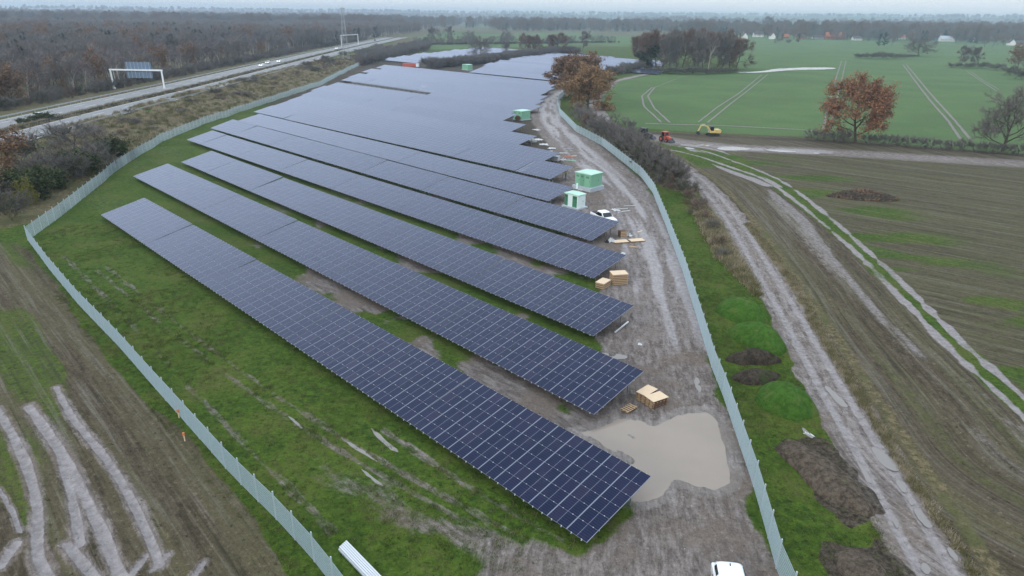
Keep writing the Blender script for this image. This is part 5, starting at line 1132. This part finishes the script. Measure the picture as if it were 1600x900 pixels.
for side, q in tops:
    c, a, L, W = quad_px(q, .78); PP = pallet_parts(L, W); z0 = h1(c)
    for k in range(5): pallet(PP, f'wooden pallet, {lv[k]} of the {side} stack under plywood near the puddle', (c[0] + rng.normal(0, .02), c[1] + rng.normal(0, .02), z0 + k * .145), a + rng.normal(0, .01), 'pallets stacked near the big puddle')
    m = MB(); m.box((0, 0, .012), (L + .06, W + .06, .024)); tag(m.build('plywood_sheet', MAT['ply'], None, (c[0], c[1], z0 + .745), a), f'pale plywood sheet covering the {side} pallet stack near the puddle', 'plywood', 'plywood sheets on the pallet stacks')
c, a, L, W = quad_px([(971, 638.7), (983, 630), (996, 636), (982.7, 644.7)], .15); PP = pallet_parts(L, W); pallet(PP, 'single weathered pallet lying between row two and the puddle', (c[0], c[1], h1(c) + .03), a, 'single pallets', 5)
def crate(label, q, z, loc_z=0):
    c, a, L, W = quad_px(q, z); t = thing('wooden_crate', label, 'crate', (c[0], c[1], h1(c)), a, 'wooden crates beside the fourth row'); n = max(3, int(z / .2))
    for i in range(n):
        zz = (i + .5) * z / n
        for s in (-1, 1):
            m = MB(); m.box((0, s * (W / 2 - .02), zz), (L, .04, z / n * .58)); m.build('side_board', MAT['wood'], t); m = MB(); m.box((s * (L / 2 - .02), 0, zz), (.04, W - .09, z / n * .58)); m.build('side_board', MAT['wood'], t)
    m = MB(); m.box((0, 0, z * .5), (L - .1, W - .1, z * .97)); m.build('load', MAT['wet_wood'], t); m = MB(); m.box((0, 0, z + .02), (L + .06, W + .06, .035)); m.build('lid', MAT['ply'], t)
crate('smaller wooden crate with a plywood lid at the end of row four', [(930, 441), (942.5, 434.5), (954, 437.5), (944, 444.5)], .75)
crate('taller wooden crate right of the smaller one at the end of row four', [(957, 430), (954, 424), (978, 422.5), (980, 429)], 1.35)
def slab(name, label, cat, px, py, L, W, h, rz, mat, group=None, z=0):
    p = at(px, py); m = MB(); m.box((0, 0, h / 2), (L, W, h)); return tag(m.build(name, MAT[mat], None, (p[0], p[1], h1(p) + z), rz), label, cat, group)
c, a, L, W = quad_px([(962, 374.5), (985, 370), (997, 374), (972, 379)], .35); PP = pallet_parts(2.3, 1.2)
pallet(PP, 'low pallet with pale boards by the site road, left half of a pair', (c[0] - .9, c[1] - .2, h1(c)), .25, 'pallets below the white film'); pallet(PP, 'pallet with reddish boards by the site road, right half of a pair', (c[0] + 1.6, c[1] + .5, h1(c)), .25, 'pallets below the white film')
for dx, dy, lab in ((-.9, -.2, 'pale plywood sheet on the left low pallet by the site road'), (1.6, .5, 'pale plywood sheet on the right low pallet by the site road')):
    m = MB(); m.box((0, 0, .0), (2.2, 1.2, .05)); tag(m.build('plywood_sheet', MAT['ply'], None, (c[0] + dx, c[1] + dy, h1(c) + .19), .25), lab, 'plywood', 'plywood by the site road')
c = at(972, 370); t = thing('brown_crate', 'dark red brown crate standing behind the low pallets', 'crate', (*c, h1(c)), .3)
m = MB(); m.box((0, 0, .5), (.95, .95, 1.0)); m.build('box', MAT['wet_wood'], t)
for i in range(4): m = MB(); m.box((0, -.5, .14 + i * .25), (1.0, .04, .16)); m.build('slat', MAT['wood'], t)
def film(label, px, py, r_, hh, seed, mat='film'):
    p = at(px, py); r = np.random.default_rng(seed); n, k = 18, 5; m = MB(); V = [(0, 0, hh)]; lob = r.random(n) ** 1.5
    for j in range(1, k + 1):
        for i in range(n): a = i * 6.2832 / n; q = r_ * .72 * j / k * (.35 + .65 * lob[i] + .3 * r.random()); V.append((q * math.cos(a) * 1.4, q * math.sin(a), max(0.01, hh * 1.5 * (1 - j / k) * r.random() + (r.random() - .4) * hh * .9)))
    Fs = [(0, 1 + i, 1 + (i + 1) % n) for i in range(n)] + [(1 + (j - 1) * n + i, 1 + j * n + i, 1 + j * n + (i + 1) % n, 1 + (j - 1) * n + (i + 1) % n) for j in range(1, k) for i in range(n)]
    m.add(V, Fs); return tag(m.build('plastic_film', MAT[mat], None, (p[0], p[1], h1(p)), r.random() * 3), label, 'film', 'crumpled plastic film on the mud')
for j, (px, py, r_, hh, lab) in enumerate([(981, 368, 1.0, .5, 'bright white crumpled film on the brown crate and pallets'), (955, 378, .9, .5, 'white plastic film bundle left of the low pallets'), (949, 379, .5, .4, 'small dark bin bag beside the white film bundle'), (878, 327, .8, .5, 'white plastic heap at the left foot of the white cabin'), (880, 250, .8, .4, 'white plastic bundle right of the grey crate'), (842, 218, 1.6, .3, 'white film strips in the notch beside the cable reel'), (850, 226, 1.8, .3, 'long white film strips nearer the road than the reel'), (838, 203, 1.6, .25, 'white film patch two notches above the reel'), (862, 232, 1.6, .25, 'white film at the tip of the ninth row'), (962, 329, .9, .25, 'pale film scraps on the mud right of the pickup'), (973, 397, .8, .15, 'small pale film scrap below the low pallets'), (907, 297, .7, .3, 'white bundle between the two green cabins'), (1000, 538, .35, .08, 'tiny white scrap in the mud right of row three'), (1262, 678, .5, .05, 'pale wet scrap in the grass above the soil heap')]):
    film(lab, px, py, r_, hh, 30 + j, 'black' if j == 2 else 'film')
c = at(867, 251); t = thing('grey_crate', 'pale grey box crate at the end of the ninth row', 'crate', (*c, h1(c)), -.5)
m = MB(); m.box((0, 0, .55), (2.0, 1.2, 1.0)); m.build('box', MAT['film'], t); m = MB(); m.box((0, 0, 1.08), (2.1, 1.3, .06)); m.build('lid', MAT['concrete'], t)
for y in (-.5, 0, .5): m = MB(); m.box((0, y, .02), (2.0, .1, .1)); m.build('runner', MAT['wood'], t)
slab('board', 'white board lying above the red plank near the grey crate', 'board', 880, 239.5, 2.0, .5, .08, -.1, 'film'); slab('plank', 'reddish plank lying right of the white board', 'plank', 889, 245, 2.2, .5, .1, -.05, 'roof_red'); slab('plank', 'greenish plank lying in front of the reddish one', 'plank', 892, 251, 2.2, .5, .1, -.25, 'green1')
for j, (px, py, L, W, rz, mt, lab) in enumerate([(968, 327, 3.2, .12, .3, 'film', 'longest pale pipe lying on the mud right of the pickup'), (975, 331, 2.6, .12, .55, 'film', 'pale pipe crossing beside the longest one on the mud'), (984, 322, 2.2, .14, .2, 'concrete', 'grey pipe nearest the road on the mud above the pickup'), (872, 258, 1.6, .3, -.4, 'wood', 'short wooden board in front of the grey crate'), (897, 244, 1.4, .3, .5, 'ply', 'pale board nearest the road beside the reddish plank'), (858, 236, 1.8, .3, -.2, 'film', 'white strip of board by the tip of the ninth row'), (905, 262, 1.6, .25, .2, 'wood', 'wooden board between the reddish plank and the green cabin'), (990, 386, 1.2, .3, -.3, 'wood', 'broken wooden board in the mud below the low pallets'), (1000, 362, 1.0, .25, .7, 'ply', 'pale wood scrap right of the white film heap'), (890, 232, 2.0, .2, .1, 'concrete', 'grey kerb like strip at the edge of the brown soil')]):
    slab('board' if mt in ('wood', 'ply') else 'pipe', lab, 'board' if mt in ('wood', 'ply') else 'pipe', px, py, L, W, .09, rz, mt)
a, b = at(961, 519, .2), at(982, 502, .35); m = MB(); m.bar((*a, .16), (*b, .30), .16, .12); tag(m.build('steel_beam', MAT['alu']), 'pale steel beam propped on the ground under the corner of row three', 'beam')
a, b = at(537, 853, .2), at(606, 925, .2); d = b - a; L = np.hypot(*d); t = thing('metal_profile_bundle', 'bright bundle of long metal profiles lying in the grass by the fence', 'metal profiles', (*a, h1(a)), math.atan2(d[1], d[0]))
for k in range(6):
    m = MB(); y = (k - 2.5) * .13; m.box((L / 2 + .03 * k, y, .12), (L, .105, .14)); m.build('profile', MAT['alu'], t)
for k in range(5): m = MB(); y = (k - 2) * .13; m.box((L / 2 - .04 * k, y, .262), (L, .105, .13)); m.build('profile', MAT['alu'], t)
for px, py, lab in ((280, 653, 'upper orange marker stake outside the left fence'), (289, 689, 'lower orange marker stake outside the left fence')):
    p = at(px, py); t = thing('marker_stake', lab, 'stake', (*p, h1(p)), 0, 'orange marker stakes'); m = MB(); m.box((0, 0, .3), (.07, .05, .6)); m.build('stake', MAT['ply'], t); m = MB(); m.box((0, 0, .66), (.14, .12, .24)); m.build('orange_cap', MAT['orange'], t)

# ------------------------------------------------------------------ person in yellow
def person(label, p, rz):
    t = thing('person', label, 'person', (*p, h1(p)), rz)
    vs = [(0, 0, .95), (0, 0, 1.2), (0, 0, 1.42), (0, 0, 1.52), (0, .02, 1.62), (0, .02, 1.74), (-.19, 0, 1.40), (-.24, .02, 1.12), (-.22, .14, .90), (.19, 0, 1.40), (.25, .04, 1.14), (.20, .20, .98), (-.10, 0, .90), (-.11, .03, .50), (-.11, -.02, .09), (-.12, .12, .04), (.10, 0, .90), (.12, .06, .50), (.13, -.02, .09), (.14, .12, .04)]
    es = [(0, 1), (1, 2), (2, 3), (3, 4), (4, 5), (2, 6), (6, 7), (7, 8), (2, 9), (9, 10), (10, 11), (0, 12), (12, 13), (13, 14), (14, 15), (0, 16), (16, 17), (17, 18), (18, 19)]
    rd = [.15, .15, .16, .06, .10, .085, .075, .05, .04, .075, .05, .04, .10, .065, .05, .05, .10, .065, .05, .05]
    me = bpy.data.meshes.new('person_body'); me.from_pydata(vs, es, []); o = link('body', me, t); me.materials.append(MAT['trouser'])
    md = o.modifiers.new('skin', 'SKIN'); sv = me.skin_vertices[0].data
    for i, r_ in enumerate(rd): sv[i].radius = (r_, r_ * .8)
    sv[0].use_root = True; sb = o.modifiers.new('sub', 'SUBSURF'); sb.levels = sb.render_levels = 2
    m = MB(); m.tube([(0, 0, .82), (0, 0, 1.1), (0, 0, 1.38), (0, 0, 1.5)], [.205, .2, .225, .10], 0, 12); m.tube([(-.19, 0, 1.43), (-.245, .02, 1.12), (-.225, .13, .93)], [.095, .075, .06], 0, 8); m.tube([(.19, 0, 1.43), (.255, .04, 1.14), (.21, .19, 1.0)], [.095, .075, .06], 0, 8); m.build('jacket', MAT['hivis'], t, smooth=True)
    m = MB(); m.tube([(0, .02, 1.56), (0, .03, 1.62), (0, .03, 1.70), (0, .02, 1.76)], [.06, .10, .105, .07], 0, 10); m.build('head', MAT['skin'], t, smooth=True)
    m = MB(); m.tube([(0, .01, 1.69), (0, .01, 1.76), (0, .01, 1.80)], [.125, .115, .05], 0, 12); m.build('helmet', MAT['white'], t, smooth=True)
    for s in (-1, 1): m = MB(); m.box((s * .12, .05, .05), (.10, .28, .10)); m.build('boot', MAT['black'], t)
person('person in a yellow hi-vis jacket standing beside the large light green cabin', at(884, 279.5), 2.2)

# ------------------------------------------------------------------ heaps and mounds
def mound(name, label, cat, q, rx, ry, h, rz, mats, seed, rough=.1, kind=None):
    p = q if isinstance(q, np.ndarray) else at(*q); r = np.random.default_rng(seed); n, k = 40, 16; V = [(0, 0, h)]; ox, oy = r.random(2) * 99
    for j in range(1, k + 1):
        for i in range(n):
            a = i * 6.2832 / n; u = j / k; e = 1 + .32 * (float(vnoise(np.array([math.cos(a) * 2 + ox]), np.array([math.sin(a) * 2 + oy]), 1, seed)[0]) - .5)
            x, y = rx * u * e * math.cos(a), ry * u * e * math.sin(a); z = h * (max(0.0, 1 - u ** 2.2)) ** .85 + (float(fbm(np.array([x + ox]), np.array([y + oy]), .9, seed, 3)[0]) - .5) * rough * 2 * (1 - u ** 3) - (.12 if j == k else 0); V.append((x, y, z))
    Fs = [(0, 1 + i, 1 + (i + 1) % n) for i in range(n)] + [(1 + (j - 1) * n + i, 1 + j * n + i, 1 + j * n + (i + 1) % n, 1 + (j - 1) * n + (i + 1) % n) for j in range(1, k) for i in range(n)]
    m = MB(); m.add(V, Fs); o = m.build(name, mats, None, (p[0], p[1], h1(p)), rz, smooth=True)
    if kind: o['kind'] = kind
    return tag(o, label, cat)
def earth(name, c0, c1, c2, f=.55):
    g = N(name); P = g.pos(); a = g.noise(P, 2.2, 5, .8); b = g.noise(P, .8, 4); c = g.mix(g.ramp(a, .35, .65), c0, c1); c = g.mix(g.ramp(b, f, f + .12), c, c2); g.pr(col=c, rough=.95, spec=.15, nor=g.bump(a, .9, .3)); return g.mat
MAT['turf'] = earth('mound_turf', (.034, .084, .013), (.060, .140, .022), (.085, .13, .030)); MAT['soil'] = earth('dark_soil', (.022, .018, .014), (.075, .062, .048), (.040, .055, .02)); MAT['soil2'] = earth('brown_soil', (.05, .04, .03), (.145, .118, .092), (.07, .085, .03), .6)
TRD = R(118)
mound('grass_mound', 'bright green grass mound farthest from the camera beside the farm track', 'mound', (1160, 492), 3.4, 2.2, 1.9, TRD, MAT['turf'], 3, .22)
mound('grass_mound', 'bright green grass mound just above the dark earth heap', 'mound', (1186, 533), 3.2, 2.2, 1.9, TRD, MAT['turf'], 4, .22)
mound('grass_mound', 'largest bright green mound below the dark earth heap', 'mound', (1226, 632), 2.7, 2.2, 1.9, TRD, MAT['turf'], 5, .22)
mound('earth_heap', 'black earth heap between green mounds beside the fence', 'earth heap', (1176, 562), 2.7, 1.2, 1.15, R(5), MAT['soil'], 6, .22)
mound('earth_heap', 'low dark earth heap just in front of the black one', 'earth heap', (1180, 590), 2.5, 1.2, .8, R(10), MAT['soil'], 7, .2)
mound('earth_heap', 'long brown earth heap stretching beside the farm track', 'earth heap', (1285, 745), 4.6, 1.7, 1.0, R(108), MAT['soil2'], 8, .22)
mound('earth_heap', 'flat brown earth heap cut by the bottom picture edge', 'earth heap', (1345, 890), 2.0, 1.5, .6, R(80), MAT['soil2'], 9, .2)
hp = at(1348, 309); o = mound('wood_heap', 'brown heap of roots and timber lying alone on the ploughed field', 'heap', hp, 6.4, 2.4, 1.3, R(-10), MAT['soil'], 10, .3)
m = MB(); r = np.random.default_rng(4)
for k in range(420):
    a, u = r.random() * 6.2832, math.sqrt(r.random()) * .98; x, y = 6.3 * u * math.cos(a), 2.4 * u * math.sin(a); z = 1.35 * (math.cos(u * math.pi) * .5 + .5) ** .8 + .12
    d = r.normal(0, 1, 3); d[2] *= .5; d /= np.linalg.norm(d); L = .3 + .7 * r.random(); m.bar((x - d[0] * L / 2, y - d[1] * L / 2, z - d[2] * L / 2), (x + d[0] * L / 2, y + d[1] * L / 2, z + d[2] * L / 2), .12 + .16 * r.random(), None, int(r.integers(0, 3)))
lg = m.build('logs', [MAT['wet_wood'], MAT['soil2'], simple('raw_timber', (.14, .085, .052), .85, 0, .3)], o, kind='stuff')

# ------------------------------------------------------------------ tyre tracks in the green field, puddles
def earthmat(): return earth('wet_pale_mud', (.15, .14, .13), (.28, .265, .245), (.20, .21, .15), .6)
MAT['palemud'] = earthmat()
def track_strip(line, wd, z=.05, seed=0):
    P, T, Nn = resample(line, 1.4); r = np.random.default_rng(seed)
    for k in range(4): P[1:-1] = (P[:-2] + 2 * P[1:-1] + P[2:]) / 4
    hz = hgt(P) + z; m = MB(); jl, jr = wd / 2 * (.7 + .6 * r.random(len(P))), wd / 2 * (.7 + .6 * r.random(len(P)))
    for i in range(len(P) - 1): m.add([(*(P[i] - Nn[i] * jl[i]), hz[i]), (*(P[i + 1] - Nn[i + 1] * jl[i + 1]), hz[i + 1]), (*(P[i + 1] + Nn[i + 1] * jr[i + 1]), hz[i + 1]), (*(P[i] + Nn[i] * jr[i]), hz[i])], [(3, 2, 1, 0)])
    return m.build('tyre_track', MAT['palemud'], kind='structure')
for k, (l, w_) in enumerate(zip(TRAM, TRAMW)): track_strip(l, w_ * 1.25, .07, k)
def pudpx(q, seed, mat='water2', z=.03, amp=.25):
    P = PL(*q); c = P.mean(0); return puddle(P, float(np.mean([zg(*p) for p in P])) + z, MAT[mat], seed, amp)
pudpx([(1147, 113.2), (1175, 112.6), (1195, 111), (1210, 108), (1240, 105.8), (1300, 105.6), (1308, 107.4), (1290, 108.8), (1245, 109.4), (1215, 111.4), (1195, 113.6), (1165, 114)], 5, z=.1, amp=2.0)
for k, q in enumerate([[(1116, 232), (1135, 229.5), (1165, 231), (1178, 234), (1150, 236), (1128, 235.5)], [(1190, 233.5), (1222, 235), (1250, 237.5), (1232, 239), (1205, 237)], [(1262, 238.5), (1290, 240), (1302, 241.5), (1280, 242)], [(1092, 226), (1106, 226.5), (1110, 229), (1098, 229.5)], [(1068, 230), (1086, 232), (1084, 234), (1072, 233)]]): pudpx(q, 60 + k, z=.06, amp=1.6)
for k, q in enumerate([[(1360, 700), (1366, 697), (1388, 712), (1408, 728), (1404, 738), (1385, 733), (1370, 718)], [(1398, 750), (1404, 748), (1416, 760), (1418, 770), (1408, 768)], [(1425, 795), (1436, 793), (1452, 806), (1460, 822), (1450, 826), (1436, 812)], [(1335, 720), (1343, 722), (1364, 748), (1362, 757), (1348, 746)], [(1418, 780), (1424, 777), (1430, 786), (1424, 790)], [(1394, 812), (1400, 812), (1406, 820), (1402, 826)], [(1438, 880), (1446, 878), (1456, 888), (1452, 898), (1442, 894)], [(1285, 602), (1296, 604), (1322, 630), (1326, 638), (1310, 634)], [(1300, 618), (1306, 616), (1318, 626), (1312, 630)], [(1252, 668), (1258, 670), (1272, 684), (1268, 686), (1256, 678)], [(1478, 855), (1486, 856), (1498, 872), (1496, 880), (1484, 868)], [(577, 668), (584, 671), (600, 685), (624, 705), (620, 708), (598, 694)], [(538, 688), (545, 690), (572, 706), (592, 722), (586, 723), (560, 708)], [(562, 732), (568, 734), (596, 754), (600, 762), (580, 750)], [(448, 648), (454, 651), (474, 668), (470, 670)], [(930, 553), (950, 551), (985, 556), (975, 562), (950, 560)], [(1085, 590), (1092, 590), (1098, 612), (1094, 616), (1086, 604)]]):
    pudpx(q, 20 + k, 'water2', .03 if k < 11 else .015, .12)

# ------------------------------------------------------------------ village in the distance
def house(px, py, wpx, hpx, rz, wall, roof, label, rh=.55, chim=True, dpt=8.5):
    p = at(px, py); dp = depth_of(p); L = wpx * dp / F_PX; h = hpx * dp / F_PX * (1 - rh); r_ = hpx * dp / F_PX * rh
    t = thing('house', label, 'house', (*p, h1(p)), rz, 'houses of the distant village'); m = MB(); m.box((0, 0, h / 2), (L, dpt, h)); m.add([(-L / 2, -dpt / 2, h), (-L / 2, dpt / 2, h), (-L / 2, 0, h + r_ - .1), (L / 2, -dpt / 2, h), (L / 2, dpt / 2, h), (L / 2, 0, h + r_ - .1)], [(0, 2, 1), (3, 4, 5)]); m.build('walls', MAT[wall], t)
    m = MB(); e = .5
    m.add([(-L / 2 - e, -dpt / 2 - e, h - .25), (L / 2 + e, -dpt / 2 - e, h - .25), (L / 2 + e, 0, h + r_ + .1), (-L / 2 - e, 0, h + r_ + .1), (L / 2 + e, dpt / 2 + e, h - .25), (-L / 2 - e, dpt / 2 + e, h - .25)], [(0, 1, 2, 3), (3, 2, 4, 5)]); rf = m.build('roof', MAT[roof], t)
    if chim: m = MB(); m.box((L * .2, .6, h + r_), (.9, .9, 1.8)); m.build('chimney', MAT['brick'], rf)
    n = max(2, int(L / 3.4))
    for k in range(n):
        m = MB(); m.box((-L / 2 + (k + .5) * L / n, -dpt / 2 - .02, h * .55), (1.3, .08, min(1.4, h * .5))); m.build('window', MAT['glass'], t)
for a in [(1163, 61, 9, 9, 1.45, 'render', 'roof_dark', 'white gabled house at the left end of the village'), (1184, 58, 15, 8, .1, 'render', 'roof_dark', 'long white house behind the gabled one in the village'), (1206, 61, 9, 9, 1.5, 'render', 'roof_dark', 'second white gabled house with a steep dark roof'), (1226, 60, 10, 6, .2, 'brick', 'roof_red', 'small brick house right of the steep white gable'), (1252, 61, 12, 7, .05, 'brick', 'roof_dark', 'dark brick house left of the long orange roof'), (1278, 61, 18, 6, 0, 'render', 'roof_dark', 'low white house beside the long orange roof'), (1304, 62, 31, 11, .03, 'brick', 'roof_red', 'farmhouse with the longest orange red roof in the village'), (1338, 63, 14, 6, .1, 'render', 'roof_dark', 'low white shed right of the long orange roof'), (1408, 62, 12, 7, .15, 'render', 'roof_red', 'pale house with a small red roof left of the field tree'), (1447, 56, 15, 9, .05, 'brick', 'roof_red', 'house with a high orange roof above the field tree'), (1462, 64, 14, 11, .1, 'signblue', 'roof_dark', 'blue grey barn right of the high orange roof'), (1478, 65, 22, 8, .02, 'render', 'concrete', 'long white hall right of the blue grey barn'), (1516, 65, 9, 9, 1.5, 'render', 'roof_dark', 'white house with a pointed gable right of the hall'), (1530, 64, 10, 6, .2, 'render', 'roof_dark', 'small white house beside the pointed gable'), (1579, 71, 9, 9, 1.45, 'render', 'roof_dark', 'white gabled house at the right end of the village'), (1590, 70, 14, 6, .1, 'brick', 'roof_dark', 'dark house cut by the right picture edge')]:
    house(*a[:8])
for j, (bx, by, ty, k) in enumerate([(1240, 62, 44, 'rusty'), (1256, 62, 42, 'rusty'), (1270, 60, 44, 'alder2'), (1180, 56, 40, 'alder2'), (1196, 54, 26, 'tall'), (1222, 64, 52, 'conifer'), (1246, 66, 52, 'conifer'), (1330, 60, 42, 'tall'), (1345, 58, 38, 'rusty'), (1372, 72, 52, 'conifer'), (1382, 72, 50, 'conifer'), (1392, 72, 53, 'alder2'), (1422, 66, 46, 'rusty'), (1432, 64, 50, 'conifer'), (1489, 62, 48, 'conifer'), (1500, 60, 44, 'alder2'), (1538, 74, 52, 'alder2'), (1550, 74, 50, 'alder'), (1558, 70, 52, 'rusty'), (1568, 72, 54, 'alder2'), (1215, 68, 57, 'shrub'), (1232, 68, 60, 'shrub2')]):
    plant_px(K[k], 'conifer' if k == 'conifer' else 'village_tree', {'conifer': 'dark conifer among the village houses', 'rusty': 'rusty brown tree among the village houses', 'alder2': 'grey bare tree among the village houses', 'alder': 'grey bare tree among the village houses', 'tall': 'tall bare tree above the village roofs', 'shrub': 'grey bush in front of the village', 'shrub2': 'grey bush in front of the village'}[k], 'tree' if 'shrub' not in k else 'bush', bx, by, ty, 20 if k in ('rusty', 'alder2') else None, 'trees in the village')
# far site vehicles
p = at(640, 104.5); t = thing('red_trailer', 'long red container with a white cab behind the top edge of the main block', 'container', (*p, h1(p)), -.12)
m = MB(); m.box((0, 0, 1.3), (8.5, 2.4, 2.0)); m.build('container', MAT['red'], t)
for x in (-3.5, -1.5, 0.5, 2.5): m = MB(); m.box((x, -1.23, 1.3), (.12, .08, 1.9)); m.build('rib', MAT['roof_red'], t)
for x in (-3, 3):
    for y in (-1, 1): m = MB(); m.tube([(x, y - .15, .45), (x, y + .15, .45)], .45, 0, 10); m.build('wheel', MAT['black'], t)
m = MB(); m.box((5.3, 0, 1.2), (1.8, 2.2, 1.9)); m.build('cab', MAT['white'], t)

# ------------------------------------------------------------------ haze
hm = bpy.data.materials.new('haze_air'); hm.use_nodes = True; t_ = hm.node_tree; t_.nodes.clear()
ho = t_.nodes.new('ShaderNodeOutputMaterial'); hv = t_.nodes.new('ShaderNodeVolumePrincipled'); t_.links.new(hv.outputs[0], ho.inputs['Volume'])
hv.inputs['Color'].default_value = (.66, .83, 1.0, 1); hv.inputs['Density'].default_value = 0.00023; hv.inputs['Anisotropy'].default_value = 0.65
hb_ = MB(); hb_.box((0, 0, 49.25), (18400, 18400, 101.5)); hb_.build('haze', hm, kind='stuff')
